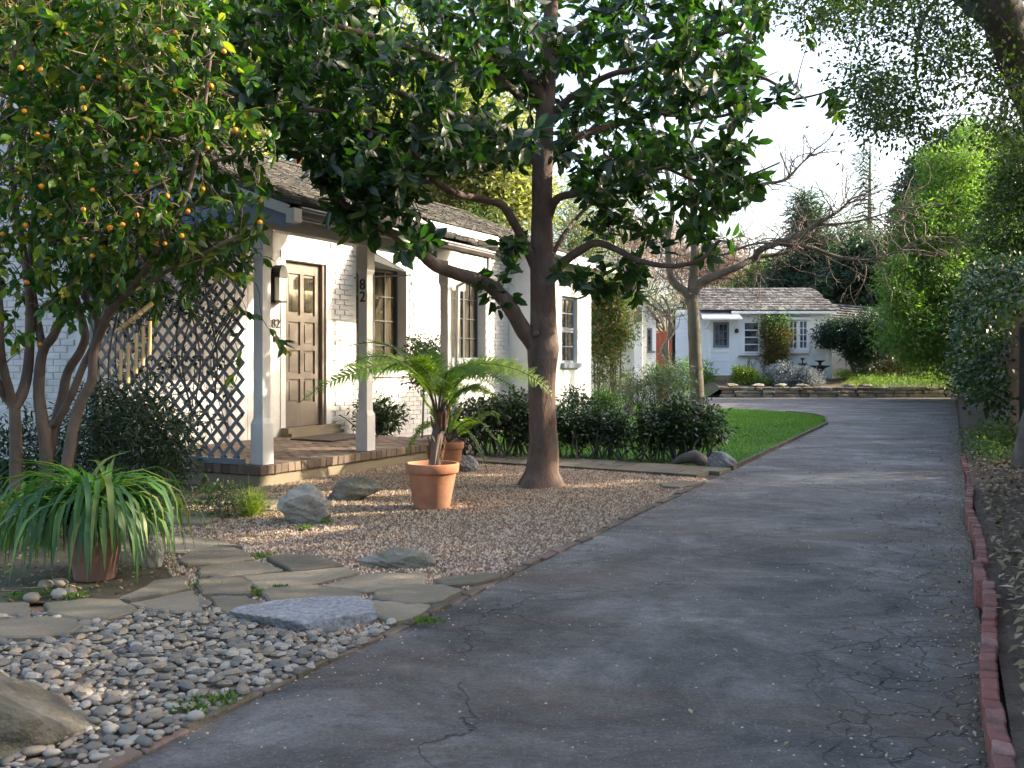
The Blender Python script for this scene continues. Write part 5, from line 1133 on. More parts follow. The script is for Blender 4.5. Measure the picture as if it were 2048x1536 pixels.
# ================================================================== OAK OVERHEAD AT THE RIGHT
ok_ = empty("oak_tree", (5.52, 10.4, .1), "leaning grey barked oak reaching over the drive at the right", "tree")
mb = MB(); P = smoothpath([(5.52, 10.4, -.05), (5.55, 10.2, .9), W(2190, 560, 9.3), W(2105, 280, 8.0), W(2028, 90, 7.2), W(1980, -30, 6.8), W(1900, -200, 6.7), W(1780, -420, 6.7)], 6); mb.tube(P, np.interp(P[:, 2], [0, .6, 1.5, 2.5, 3.2, 4, 6], [.34, .27, .22, .18, .16, .12, .05]), 16, cap=False, rough=.04); mb.build("trunk", MT['bark_grey'], ok_, smooth=True)
mb = MB()
for L_, r0, r1 in (([(2030, 95, 7.2), (1990, 45, 7.0), (1940, 5, 7.1), (1880, -40, 7.3), (1800, -90, 7.5), (1700, -120, 7.8)], .09, .03), ([(1900, -30, 7.25), (1850, 30, 7.4), (1835, 90, 7.5), (1832, 150, 7.6), (1850, 220, 7.7)], .02, .006), ([(1700, -120, 7.8), (1650, -40, 8), (1600, 20, 8.2)], .02, .006), ([(2062, 160, 7.5), (2100, 100, 7.3), (2150, 20, 7.8), (2300, -60, 8.4)], .09, .03), ([(2160, 440, 8.7), (2300, 300, 7.5), (2500, 100, 8), (2700, 0, 8.5)], .11, .03)):
    P = smoothpath(wp(L_), 5); mb.tube(P, np.linspace(r0, r1, len(P)), 9, cap=False); 
tag(mb.build("limbs", MT['bark_grey'], ok_, smooth=True), kind='stuff')
regs = [([(1760, -60), (2048, -60), (2048, 290), (1960, 230), (1900, 240), (1880, 290), (1800, 270), (1740, 260), (1700, 150), (1720, 60)], (6.6, 9), 150), ([(1520, -60), (1780, -60), (1740, 60), (1650, 70), (1560, 40)], (7.5, 9), 44), ([(1690, 150), (1800, 150), (1850, 290), (1750, 260)], (7.2, 8.6), 20), ([(1960, 230), (2060, 280), (2060, 360), (1980, 300)], (7.5, 9), 6)]
C = np.concatenate([np.array([W(x, y, yy) for (x, y), yy in zip(scatter(p, n), R.uniform(a, b_, n))]) for p, (a, b_), n in regs])
foliage("leaves", C, 80, .22, .042, .55, MT['l_oak'], ok_, 'mid', open_=True); 
LB = np.concatenate([smoothpath(wp(q), 6) for q in ([(2030, 95, 7.2), (1990, 45, 7.0), (1940, 5, 7.1), (1880, -40, 7.3), (1800, -90, 7.5), (1700, -120, 7.8)], [(1900, -30, 7.25), (1850, 30, 7.4), (1835, 90, 7.5), (1832, 150, 7.6), (1850, 220, 7.7)], [(1700, -120, 7.8), (1650, -40, 8), (1600, 20, 8.2)])])
tw = MB(); CN = C[np.argsort([np.min(np.sum((LB - q) ** 2, 1)) for q in C])]
for q in CN:
    j = np.argmin(np.sum((LB - q) ** 2, 1)); s = LB[j]; tw.tube(smoothpath([s, (s + q) / 2 + R.normal(size=3) * .05, q, q + R.normal(size=3) * .09], 3), np.linspace(.006, .0018, 10), 3, cap=False); LB = np.vstack([LB, (s + q) / 2 + R.normal(size=3) * .02, q])
tag(tw.build("twigs", MT['bark_grey'], ok_), kind='stuff')
C = shell([((4.2, 6.0, 5.4), (2.6, 3.2, 1.3)), ((6.2, 8.5, 4.6), (2.4, 3, 1.5)), ((2.2, 4.5, 6.0), (2.2, 3, 1.0))], 420, .1, keep=True); x_, y_ = proj(C); C = C[(y_ < -25) | (x_ > 2090)]  # out-of-view crown clumps added to cast shade
foliage("leaves", C, 60, .34, .05, .55, MT['l_oak'], ok_, 'lo', open_=True)

# ================================================================== FENCE WITH IVY, RIGHT OF THE DRIVE
FX = lambda Y: .44 * Y + 1.08
fn = empty("wooden_fence", (FX(13), 13, 0), "weathered grey board fence with capped posts beside the ivy", "fence")
fd = np.array([.44, 1, 0]) / math.hypot(.44, 1); y = 2.2; i = 0; bd = [cbox(.14, .022, 1.5, .003, .002, k) for k in range(5)]
while y < 15.5:
    if not 9.6 < y < 11.3: ob("board", random.choice(bd), MT['wood_fence'], fn, frame(np.array([FX(y), y, .92 + random.uniform(-.005, .005)]), fd, np.cross((0, 0, 1), fd)))
    y += .146 * fd[1]
for y in (2.3, 4.6, 7.0, 9.5, 12.15, 14.3): ob("post", cbox(.1, .1, 1.75, .006), MT['wood_fence'], fn, frame(np.array([FX(y) - .07, y, .86]), fd, np.cross((0, 0, 1), fd)))
for y in (3.42, 5.78, 8.2, 13.2): ob("cap_rail", cbox(2.38, .16, .04, .005), MT['wood_fence'], fn, frame(np.array([FX(y) - .03, y, 1.77]), fd, np.cross((0, 0, 1), fd))); ob("kick_board", cbox(2.36, .03, .2, .004), MT['wood_fence'], fn, frame(np.array([FX(y) - .03, y, .2]), fd, np.cross((0, 0, 1), fd)))
hd = empty("ivy_hedge", (RX(20) + .7, 20, 0), "tall glossy ivy hedge growing over the fence along the drive", "hedge")
C = []
for y in np.arange(13.4, 34.5, .06):
    hgt = np.interp(y, [13.2, 14.5, 17, 22, 28, 34.5], [1.9, 2.5, 2.8, 2.9, 3.1, 3.3]); off = .28 + .16 * math.sin(y * 1.3) + .1 * math.sin(y * 3.7)
    for k in range(7):
        z = random.uniform(.15, 1) ** .8 * hgt; bul = .3 * math.sin(min(1, z / hgt) * 3.0) + .14 * math.sin(z * 4 + y * 2); C.append((RX(y) + off + .35 - bul * 1.1 + random.uniform(-.08, .12) + (.35 if z < .5 and y < 17 else 0), y + random.uniform(-.1, .1), z))
    for k in range(3): C.append((RX(y) + random.uniform(.3, 1.5), y, hgt + random.uniform(-.1, .18)))
C = np.array(C); foliage("leaves", C, 11, .17, .08, .75, MT['l_ivy'], hd, 'mid', up=.3)
mb = MB(); v = []
for y in np.linspace(15.6, 34.8, 24):
    hgt = np.interp(y, [13.2, 14.5, 17, 22, 28, 34.5], [1.9, 2.5, 2.8, 2.9, 3.1, 3.3]) - .15; v += [(RX(y) + .75, y, 0), (RX(y) + .75, y, hgt * .7), (RX(y) + .85, y, hgt), (RX(y) + 1.4, y, hgt), (RX(y) + 1.5, y, 0)]
mb.add(v, [(i * 5 + j, i * 5 + (j + 1) % 5, (i + 1) * 5 + (j + 1) % 5, (i + 1) * 5 + j) for i in range(23) for j in range(5)] + [(4, 3, 2, 1, 0)]); mb.build("light_block_core", MT['bark_grey'], hd)  # solid core added inside the hedge to stop light passing
bush("ground_ivy", "low bright weeds at the foot of the ivy hedge by the fence", "plant", (RX(11.5) + .5, 11.5, .05), [((RX(11.3) + .45, 11.3, .14), (.35, .5, .2)), ((RX(12.8) + .5, 12.8, .2), (.4, .9, .25))], 130, 24, .12, .045, .5, 'l_bright')

# unseen trees added at the right to cast shade, sun gaps cut into them
def tree(name, label, base, trunk_r, blobs, n, per, cr_, L, wr, m, kind='lo', up=.5, bm='bark_grey', lo=.55, keep=False, branches=9, group=None, flat=.7):
    t = empty(name, base, label, 'tree', group); C = shell(blobs, n, lo, flatbottom=base[2] + .1, keep=keep); foliage("crown", C, per, cr_, L, wr, MT[m], t, kind, up, flat, open_=keep)
    mb = MB(); b0 = np.array(base, float); top = np.array(blobs[0][0], float); mb.tube(smoothpath([b0 - [0, 0, .2], b0 * .6 + top * .4 + R.normal(size=3) * [.1, .1, 0], top], 5), np.linspace(trunk_r, trunk_r * .35, 11), 9, cap=False, rough=.08)
    for i in range(branches):
        e = C[random.randrange(len(C))]; s = b0 * .5 + top * .5 + (top - b0) * random.uniform(-.25, .4); mb.tube(smoothpath([s, (s + e) / 2 + [0, 0, .1], e], 4), np.linspace(trunk_r * .35, trunk_r * .08, 9), 6, cap=False)
    mb.build("trunk", MT[bm], t); return t
tree("added_shade_tree", "broad evergreen shade tree rising behind the fence near the drive's start", (7.6, 2.5, .1), .22, [((8.0, 2.4, 4.0), (2.2, 3.2, 3.2)), ((7.2, -1.8, 3.6), (2.4, 2.8, 2.6)), ((8.4, 6.4, 3.6), (1.8, 2.6, 3.2)), ((9.5, 4.5, 6.2), (2.2, 3.5, 2.4)), ((6.4, 1.6, 2.4), (1.1, 3.4, 1.6)), ((8.2, 5.2, 2.0), (1.2, 3.0, 1.8)), ((5.6, -2.4, 2.6), (1.2, 2.6, 2.0)), ((7.4, -.5, 5.6), (1.8, 3.2, 1.8))], 1500, 50, .5, .14, .5, 'l_oak', keep=True, lo=.3)
tree("added_shade_tree", "unseen dense evergreen added behind the fence to shade the ground level with the magnolia", (10.6, 9.8, .1), .22, [((10.2, 9.8, 4.2), (1.5, 2.8, 3.6)), ((11.4, 13.2, 4.8), (1.6, 2.4, 3.4)), ((12.5, 11.5, 7.0), (2.2, 3.6, 2.4))], 950, 52, .5, .14, .5, 'l_oak', keep=True, lo=.3)
tree("added_shade_tree", "tall evergreen shade tree behind the ivy hedge opposite the house's windows", (13.6, 16.8, .1), .22, [((13.4, 16.4, 6.6), (1.5, 2.2, 2.9)), ((13.8, 18.6, 7.2), (1.4, 1.3, 2.2))], 560, 52, .5, .14, .5, 'l_oak', keep=True, lo=.2)

# ================================================================== BIG TREES AT THE RIGHT, FAR END OF THE DRIVE
BUMPS = [(W(random.uniform(1780, 1960), random.uniform(320, 720), random.uniform(32, 33)), (random.uniform(.35, .6),) * 2 + (random.uniform(.4, .75),)) for _ in range(44)]
BUMPS = [q for q in BUMPS if proj(q[0])[0] > 1785 + max(0, 560 - proj(q[0])[1]) * .36]
tree("bright_evergreen_tree", "tall bright green fine leaved evergreen standing behind the ivy hedge", (18.5, 37.5, .3), .3,
     [(W(1905, 520, 34), (2.0, 1.8, 3.4)), (W(1860, 640, 34), (1.5, 1.4, 1.6)), (W(1940, 400, 34.5), (1.5, 1.4, 2.0)), (W(1835, 530, 33.2), (1.3, 1.2, 1.6)), (W(1800, 560, 33), (.7, .8, .8)), (W(1842, 440, 33.5), (.7, .7, .9)), (W(1880, 330, 34), (.7, .7, .8)), (W(1788, 640, 33.5), (.5, .6, .6)), (W(1812, 500, 33), (.5, .6, .6)), (W(1935, 300, 34), (.6, .7, .9)), (W(1820, 690, 34), (.6, .6, .5)), (W(1990, 520, 34), (1.8, 1.6, 3.2)), (W(1870, 720, 34.6), (1.0, 1.0, .8))] + BUMPS, 900, 80, .36, .17, .3, 'l_bright', up=.2, lo=.7, flat=.9)
tree("shadowed_tree", "darker leafy tree crown rising behind the ivy hedge at the right edge", (13.2, 24, .1), .25, [(W(2045, 430, 25), (1.25, 1.6, 1.9)), (W(2070, 560, 24), (1.5, 2.2, 1.7)), (W(2090, 350, 25), (1.2, 1.5, 1.6))], 480, 70, .34, .11, .5, 'l_oak', lo=.4)
tree("hill_tree", "pale grey green tree crown highest behind the bright evergreen", (19, 52, .6), .3, [(W(1930, 330, 52), (2.4, 2.4, 2.2)), (W(1870, 420, 52), (2.0, 2, 2.6)), (W(2010, 340, 52), (2.4, 2.4, 2.4))], 300, 90, .7, .3, .4, 'l_conifer')
tree("dark_dome_tree", "dark low domed tree in front of the shed at the cottage's right corner", (W(1725, 0, 38.5)[0], 38.5, .6), .12, [(W(1700, 672, 38.2), (1.1, .8, .75)), (W(1765, 665, 38.2), (1.25, .9, 1.1)), (W(1730, 700, 38.0), (.9, .7, .6)), (W(1665, 665, 38.1), (.6, .6, .55))], 420, 60, .25, .12, .4, 'l_dark', lo=.4)
tree("laurel_tree", "dark rounded laurel tree towering behind the small shed roof", (16, 45, .6), .3, [(W(1745, 545, 45), (1.9, 1.8, 1.7)), (W(1800, 590, 45), (1.7, 1.6, 1.5)), (W(1700, 580, 46), (1.2, 1.4, 1.2))], 360, 80, .45, .24, .45, 'l_dark', lo=.4)
tree("blue_conifer", "blue green conifer behind the cottage roof's right half", (15.4, 55, .6), .3, [(W(1640, 560, 55), (2.4, 2, 2.2)), (W(1620, 480, 55), (1.2, 1.2, 2.0)), (W(1700, 520, 56), (2, 2, 2.0)), (W(1610, 420, 55), (.7, .7, 1.1)), (W(1580, 560, 56), (1.6, 1.6, 1.5))], 420, 80, .55, .36, .16, 'l_conifer', up=0, lo=.4)
t = empty("spire_conifer", (22.6, 65, .6), "thin conifer with bare mast top rising behind the laurel", "tree"); mb = MB(); mb.tube([(22.6, 65, .6), W(1739, 470, 65), W(1740, 290, 65)], [.25, .16, .05], 6); 
C = []
for z in np.linspace(6, 15, 34):
    for k in range(5): a = random.uniform(0, 6.28); r_ = (15.8 - z) * .22 * random.uniform(.5, 1.1); C.append((22.9 + math.cos(a) * r_, 65 + math.sin(a) * r_, z)); mb.tube([(22.85, 65, z + .2), C[-1]], [.05, .02], 4, cap=False)
mb.build("trunk", MT['bark_grey'], t); foliage("crown", C, 30, .6, .25, .15, MT['l_conifer'], t, 'lo', up=0, flat=.4)
tree("olive_tree", "hazy olive green tree crown above the middle of the cottage roof", (16, 60, .6), .2, [(W(1545, 560, 60), (2.0, 1.6, 1.5)), (W(1500, 575, 60), (1.6, 1.6, 1.0))], 200, 70, .5, .26, .3, 'l_vine', lo=.4)
for i, (x, y, Y, rx, rz, lab) in enumerate(((1450, 545, 75, 2.6, 2.4, "hazy pinkish bare tree behind the cottage's left gable"), (1370, 520, 80, 3.6, 3.4, "pinkish brown bare tree glimpsed behind the forked trunk"), (1250, 500, 70, 4.2, 3.6, "tan winter tree crown above the white outbuilding"), (1160, 470, 62, 3.4, 4.0, "tan and olive tree crown just right of the magnolia trunk"), (1530, 570, 85, 2.6, 1.4, "low pinkish bare tree over the middle of the cottage ridge"))):
    t = empty("bare_tree", (W(x, y, Y)[0], Y, .6), lab, "tree"); mb = MB(); base = np.array([W(x, y, Y)[0], Y, .6])
    for k in range(3): branchy(mb, base + R.normal(size=3) * [.5, .5, 0], (random.uniform(-.35, .35), 0, 1), rz * 1.3, .13, 3, 5, .6, .3, None, (3, 4), .12, .62)
    mb.build("branches", MT['bark_pale'], t); C = shell([(W(x, y, Y), (rx, rx * .7, rz))], 140, .2); foliage("crown", C, 60, .8, .4, .12, MT['l_pink'] if i != 3 else MT['l_vine'], t, 'lo', up=0)
# sunlit trees behind the house
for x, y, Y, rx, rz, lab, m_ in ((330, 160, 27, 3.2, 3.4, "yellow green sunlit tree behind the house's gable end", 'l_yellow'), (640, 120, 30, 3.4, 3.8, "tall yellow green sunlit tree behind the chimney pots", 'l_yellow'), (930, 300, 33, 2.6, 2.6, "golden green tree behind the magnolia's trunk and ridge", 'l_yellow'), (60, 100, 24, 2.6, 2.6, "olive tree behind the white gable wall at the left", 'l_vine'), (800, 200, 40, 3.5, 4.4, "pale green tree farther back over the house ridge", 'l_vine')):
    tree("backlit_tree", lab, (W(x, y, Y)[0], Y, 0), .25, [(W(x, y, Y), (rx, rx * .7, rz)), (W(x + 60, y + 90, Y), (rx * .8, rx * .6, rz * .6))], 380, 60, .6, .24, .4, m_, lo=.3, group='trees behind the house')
bush("climbing_rose", "sparse reddish climber showing above the end of the house roof", "plant", W(975, 520, 22), [(W(965, 440, 22), (.8, .4, .42))], 50, 16, .22, .06, .4, 'l_vine', 12, sh_=.01)

# ================================================================== COTTAGE
cot = empty("white_cottage", (9.8, 40, .65), "white weatherboard cottage with grey shingle roof beyond the drive", "house")
CY = 39.0; g0 = .66
cx0, cx1 = W(1352, 0, CY)[0], W(1662, 0, CY)[0]
def cp(name, m, boxes, parent=cot, **k):
    mb = MB()
    for q in boxes: mb.box((q[0], q[2], q[4]), (q[1], q[3], q[5]))
    return mb.build(name, m, parent, **k)
def X_(px): return W(px, 0, CY)[0]
def Z_(py): return W(0, py, CY)[2]
dr = (X_(1426), X_(1459), g0 + .1, Z_(644)); w1 = (X_(1486), X_(1519), Z_(706), Z_(643)); w2 = (X_(1574), X_(1614), Z_(699), Z_(640))
cw = cp("wall", MT['white_blue'], [(a, b_, CY, CY + .15, c, d) for a, b_, c, d in grid_wall(cx0, cx1, g0 - .3, Z_(620), [dr, w1, w2])] + [(cx1 - .15, cx1, CY + .15, CY + 4, g0 - .3, Z_(620))])
z = g0
while z < Z_(626):
    for a, b_ in ((cx0, X_(1415)), (X_(1621), cx1 - .06)): cp("siding_board", MT['white_blue'], [(a, b_, CY - .034, CY - .001, z, z + .152)], cw)
    z += .175
cp("corner_board", MT['white_blue'], [(cx1 - .1, cx1 + .02, CY - .04, CY - .023, g0 - .2, Z_(625))], cw); cp("corner_board", MT['white_blue'], [(X_(1415), X_(1421), CY - .04, CY - .001, g0, Z_(625))], cw)
ez, rz2, dp = Z_(622), W(0, 577, CY + 3)[2], 3.0
mb = MB(); e0, e1 = X_(1396), X_(1672)
mb.add([(e0, CY - .35, ez - .03), (e1, CY - .35, ez - .03), (e1 - .1, CY + dp, rz2 - .03), (e0, CY + dp, rz2 - .03), (e0, CY + dp * 2, ez), (e1, CY + dp * 2, ez)], [(0, 1, 2, 3), (3, 2, 5, 4)]); cr = mb.build("roof", MT['shingle_far'], cot)
cs = [cbox(w_, .34, .03, .004, .005, i) for i, w_ in enumerate((.14, .18, .22, .26))]; items = []; sl2 = (rz2 - ez) / (dp + .35); k = 0
while k < 13:
    t0 = k / 13; yy = CY - .33 + t0 * (dp + .35); x = e0 + random.uniform(-.06, 0)
    while x < e1 - .1:
        i = random.randint(0, 3); w_ = (.14, .18, .22, .26)[i]; items.append((cs[i], frame(np.array([x + w_ / 2, yy + .12 + random.uniform(-.02, .02), ez + .02 + (yy + .12 - CY + .35) * sl2]), (1, random.uniform(-.01, .01), 0), (0, 1, sl2 - .10 + random.uniform(-.03, .02))))); x += w_ + .012
    k += 1
pieces(cr, "shingle", items, MT['shingle_far'], 300)
cp("fascia", MT['white_blue'], [(X_(1459), e1 - .1, CY - .38, CY - .355, ez - .12, ez - .02)])
cp("barge_board", MT['white_blue'], [(e0 - .03, e0 - .005, CY - .35, CY - .2, ez - .1, ez)])
# door, hood, windows
cd = cp("door", MT['white_blue'], [(dr[0], dr[1], CY + .05, CY + .09, dr[2], dr[3])])
window(cd, np.array([dr[0] + .02, CY + .03, Z_(695)]), (1, 0, 0), (0, -1, 0), dr[1] - dr[0] - .04, Z_(645) - Z_(695), 3, 3, MT['grey_frame'], .06, .02, 'glass_dark', 'door_light', .03)
for zz_ in (Z_(722), Z_(705)): cp("door_rail", MT['white_blue'], [(dr[0], dr[1], CY + .03, CY + .049, zz_, zz_ + .02)], cd)
cp("door_step", MT['concrete'], [(dr[0] - .25, dr[1] + .25, CY - .5, CY - .03, g0 - .1, g0 + .1)])
ho = empty("door_hood", (X_(1440), CY - .3, Z_(630)), parent=cot); mb = MB(); mb.add([(X_(1400), CY - .02, Z_(622)), (X_(1472), CY - .02, Z_(622)), (X_(1476), CY - .75, Z_(638)), (X_(1398), CY - .75, Z_(638)), (X_(1400), CY - .02, Z_(624)), (X_(1472), CY - .02, Z_(624)), (X_(1476), CY - .75, Z_(641)), (X_(1398), CY - .75, Z_(641))], BOXF); mb.build("hood_sheet", MT['awning'], ho)
for x in (X_(1412), X_(1468)): mb = MB(); mb.tube([(x, CY - .03, Z_(657)), (x, CY - .7, Z_(641))], .03, 6); mb.build("bracket", MT['white_blue'], ho)
window(cot, np.array([w1[0], CY - .02, w1[2]]), (1, 0, 0), (0, -1, 0), w1[1] - w1[0], w1[3] - w1[2], 1, 4, MT['white_blue'], .06, .04, 'glass_dark')
cp("window_sill", MT['wood_fence'], [(w1[0] - .2, w1[1] + .2, CY - .25, CY - .03, Z_(713), Z_(711))])
for i in range(2): window(cot, np.array([w2[0] + i * (w2[1] - w2[0]) / 2, CY - .16, w2[2]]), (1, 0, 0), (0, -1, 0), (w2[1] - w2[0]) / 2, w2[3] - w2[2], 2, 4, MT['white_blue'], .07, .03, 'glass_dark')
cp("window_box", MT['white_blue'], [(w2[0] - .03, w2[0], CY - .2, CY, w2[2] - .1, w2[3] + .05), (w2[1], w2[1] + .03, CY - .2, CY, w2[2] - .1, w2[3] + .05), (w2[0], w2[1], CY - .2, CY, w2[2] - .15, w2[2]), (w2[0] - .08, w2[1] + .08, CY - .26, CY, w2[3], w2[3] + .09)])
mb = MB(); mb.lathe([(0, -.09), (.06, -.07), (.085, 0), (.06, .08), (0, .1)], (X_(1472), CY - .1, Z_(662)), 12); mb.build("wall_lamp", MT['black'], cot)
cp("room_dark_sheet", MT['black'], [(cx0, cx1, CY + 1, CY + 1.05, g0, Z_(622))])  # black sheet painted in for the cottage room's darkness
# lower wing left of the cottage and the shed at its right
cp("wing_roof", MT['shingle_far'], [(X_(1340), e0 - .04, CY + .2, CY + 3, Z_(620), Z_(616))])
shd = empty("garden_shed", (13.6, 41, .6), "dim grey shed with dark shingle roof behind the domed tree", "shed")
cp("wall", MT['grey_frame'], [(12.6, 14.9, 40.5, 40.6, .4, 2.75)], shd); cp("wall", MT['grey_frame'], [(14.95, 16.4, 40.9, 41, .4, 2.6)], shd)
mb = MB(); mb.add([(12.5, 40.2, 2.8), (17.2, 40.2, 2.35), (16.9, 43.5, 3.6), (12.5, 43.5, 3.95)], [(0, 1, 2, 3)]); r3 = mb.build("roof", MT['shingle'], shd)
for k in range(9):
    x = 12.5
    while x < 16.9:
        t0 = k / 9; q = np.array([x + .12, 40.3 + 3.3 * t0, (2.8 * (1 - t0) + 3.95 * t0) * (1 - (x - 12.5) / 4.6) + (2.35 * (1 - t0) + 3.6 * t0) * (x - 12.5) / 4.6 + .04]); ob("shingle", cs[2], MT['shingle'], r3, frame(q, (1, 0, -.09), (0, 1, .2))); x += .235
# red fences
def board_fence(name, label, x0, x1, Y, z0, z1, group=None):
    f = empty(name, ((x0 + x1) / 2, Y, z0), label, "fence", group); x = x0; w_ = .14
    while x < x1 - .05: mb = MB(); mb.box((x, Y + random.uniform(-.006, .006), z0), (min(x + w_ - .008, x1), Y + .025, z1 + random.uniform(-.01, .01))); mb.build("board", MT['red_fence'], f); x += w_
    mb = MB(); mb.box((x0 - .02, Y - .03, z1 + .012), (x1 + .02, Y + .06, z1 + .05)); mb.build("cap_rail", MT['red_fence'], f); return f
board_fence("red_fence", "red stained board fence half hidden by dark bushes beside the shed", W(1745, 0, 39.6)[0], W(1832, 0, 39.6)[0], 39.6, .5, W(0, 678, 39.6)[2])
board_fence("red_fence", "red stained board gate between the white outbuilding and the wisteria", W(1311, 0, 33)[0], W(1345, 0, 33)[0], 33, .05, W(0, 665, 33)[2])
# vine column on the cottage front
vc = empty("vine_column", (X_(1545), CY - .4, g0), "thick tangled vine climbing the cottage between its two windows", "vine")
C = np.array([(X_(1545) + random.uniform(-.38, .38) * (1.25 if z > 2.3 else .8), CY - .35 + random.uniform(-.2, .15), z) for z in R.uniform(g0, Z_(632), 190)]); foliage("foliage", C[C[:, 2] > 1.2], 44, .3, .10, .35, MT['l_vine'], vc, 'lo', up=.1)
foliage("dead_growth", C[C[:, 2] < 2.5], 40, .3, .12, .16, MT['l_rust'], vc, 'lo', up=0)
mb = MB()
for i in range(24): x = X_(1545) + random.uniform(-.3, .3); mb.tube(smoothpath([(x, CY - .4, g0), (x + random.uniform(-.2, .2), CY - .35, 1.6), (x + random.uniform(-.3, .3), CY - .3, 2.8)], 3), .02, 4, cap=False)
tag(mb.build("stems", MT['bark_grey'], vc), kind='stuff')

# ================================================================== STONE WALL and the plants on the bank
sw = empty("stone_wall", (11, 35.9, 0), "low dry stone wall edging the far end of the asphalt", "wall")
for row in range(3):
    x = W(1440, 0, 35.9)[0] + random.uniform(0, .1)
    while x < W(1928, 0, 35.9)[0]:
        w_ = random.uniform(.18, .5); h = .13; flat = x > 13.3
        ob("stone", cbox(round(w_, 1), .24, h - .012, .02, .012, random.randint(0, 5)), MT['rock'] if random.random() < .8 else MT['brick_old'], sw, TR(x + w_ / 2, 35.85 + row * .035 + random.uniform(-.03, .03), row * h + h / 2 - .01) @ Matrix.Rotation(random.uniform(-.05, .05), 4, 'Y')); x += round(w_, 1) + .015
mb = MB(); mb.box((7.55, 35.6, 0), (7.95, 35.72, .38)); 
for x, w_ in ((1462, .4), (1560, .5), (1605, .42), (1700, .45), (1730, .4), (1515, .5)): rock("cap_stone", W(x, 0, 36.1) * [1, 1, 0] + [0, 0, .43], (w_ * 1.2, .35, .13), MT['rock'], x, 9, random.random(), label=f"flat stone on the far wall {dict(((1462, 'at its left end by the small lawn'), (1560, 'below the silver bush'), (1605, 'just right of the silver bush'), (1700, 'beside the chartreuse plant'), (1730, 'where the ground cover begins'), (1515, 'below the green ferny plant')))[x]}", cat="stone")
bk = lambda x, y, Y: (W(x, y, Y)[0], Y, .33 + .34 * (Y - 35.9) / 3.7)
bush("golden_shrub", "round yellow green shrub in front of the cottage door's right side", "shrub", bk(1488, 0, 37.4), [(W(1488, 752, 37.4), (.52, .45, .36))], 150, 44, .14, .08, .45, 'l_chart', 5)
bush("green_shrub", "mid green feathery shrub between the golden and silver bushes", "shrub", bk(1522, 0, 36.9), [(W(1522, 765, 36.9), (.48, .4, .3)), (W(1545, 775, 36.8), (.3, .3, .2))], 110, 34, .15, .07, .25, 'l_bright', 5)
bush("silver_bush", "large silver grey mounded bush on the bank before the cottage", "shrub", bk(1590, 0, 37), [(W(1565, 752, 37), (.62, .5, .5)), (W(1612, 760, 36.9), (.6, .45, .44))], 320, 50, .17, .085, .35, 'l_grey', 14)
bush("small_green_shrub", "small green shrub at the foot of the shed wall", "shrub", bk(1690, 0, 38.6), [(W(1690, 750, 38.6), (.42, .4, .25))], 60, 30, .14, .07, .3, 'l_bright')
bush("chartreuse_plant", "chartreuse feathery plant spilling over the stone wall", "plant", bk(1702, 0, 36.2), [(W(1702, 772, 36.2), (.36, .3, .18)), (W(1712, 785, 35.85), (.2, .15, .2))], 60, 30, .14, .06, .3, 'l_chart')
bush("agapanthus", "dark strappy plant by the cottage door beside the bare trunk", "plant", bk(1412, 0, 37.6), [(W(1410, 748, 38.2), (.4, .3, .32))], 30, 14, .2, .3, .12, 'l_strap')
bush("leafless_bush", "bare twiggy bush under the cottage's left window", "shrub", bk(1500, 0, 38.6), [(W(1500, 725, 38.6), (.55, .3, .4))], 20, 3, .1, .03, .3, 'l_pink', 30, sh_=.012, stem_m='bark_pale')
C = np.c_[R.uniform(12.7, 16.4, 260), R.uniform(35.95, 39, 260)]; C = np.c_[C, .42 + .34 * (C[:, 1] - 35.9) / 3.7]
V = foliage("ground_cover", C, 44, .3, .075, .3, MT['l_bright']); tag(V, kind='stuff')
bush("dark_understory", "dark bushes in front of the red fence under the bright tree", "shrub", bk(1800, 0, 38.9), [(W(1760, 735, 38.9), (.7, .4, .5)), (W(1815, 725, 38.9), (.8, .4, .6)), (W(1880, 740, 38.5), (1.0, .7, .6)), (W(1730, 740, 38.7), (.4, .4, .5))], 230, 40, .3, .1, .35, 'l_dark', 10)
# fountains
def fountain(name, c, s, label, sx=1):
    mb = MB(); mb.lathe([(0, 0), (.26, 0), (.26, .04), (.12, .1), (.08, .28), (.10, .4), (.17, .5), (.22, .56), (.42, .64), (.45, .68), (.40, .68), (.1, .65), (.07, .7), (.06, .78), (.09, .82), (.2, .87), (.22, .9), (.18, .9), (0, .87)], (0, 0, 0), 28)
    me = mb.mesh(name, True); me.materials.append(MT['black_iron']); tag(ob(name, me, None, None, TR(*c) @ Matrix.Diagonal((s * sx, s * sx, s, 1))), label, "fountain")
fountain("fountain", (W(1640, 0, 37.9)[0], 37.9, .56), .86, "two tiered black fountain right of the silver bush")
fountain("bird_bath", (W(1605, 0, 38.3)[0], 38.3, .6), .92, "dark fountain top peeking over the silver bush before the window box", .42)

# ================================================================== OUTBUILDINGS between house and cottage
ob1 = empty("white_outbuilding", W(1245, 800, 26), "plain white outbuilding behind the vine covered trellis", "building")
cp("wall", MT['plaster'], [(W(1182, 0, 26)[0], W(1268, 0, 26)[0], 26, 29, 0, W(0, 622, 26)[2])], ob1); cp("eave_board", MT['white_wood'], [(W(1182, 0, 26)[0] - .1, W(1270, 0, 26)[0], 25.8, 25.96, W(0, 622, 26)[2] - .02, W(0, 612, 26)[2])], ob1)
window(ob1, W(1236, 690, 25.97), (1, 0, 0), (0, -1, 0), .26, .9, 1, 2, MT['grey_frame'], .04, .03, 'glass_dark')
cp("window_sill", MT['grey_frame'], [(W(1232, 0, 26)[0], W(1262, 0, 26)[0], 25.85, 25.95, W(0, 694, 26)[2], W(0, 690, 26)[2])], ob1)
ob2 = empty("gabled_outbuilding", W(1290, 780, 31), "small white gabled building with shingle roof left of the red gate", "building")
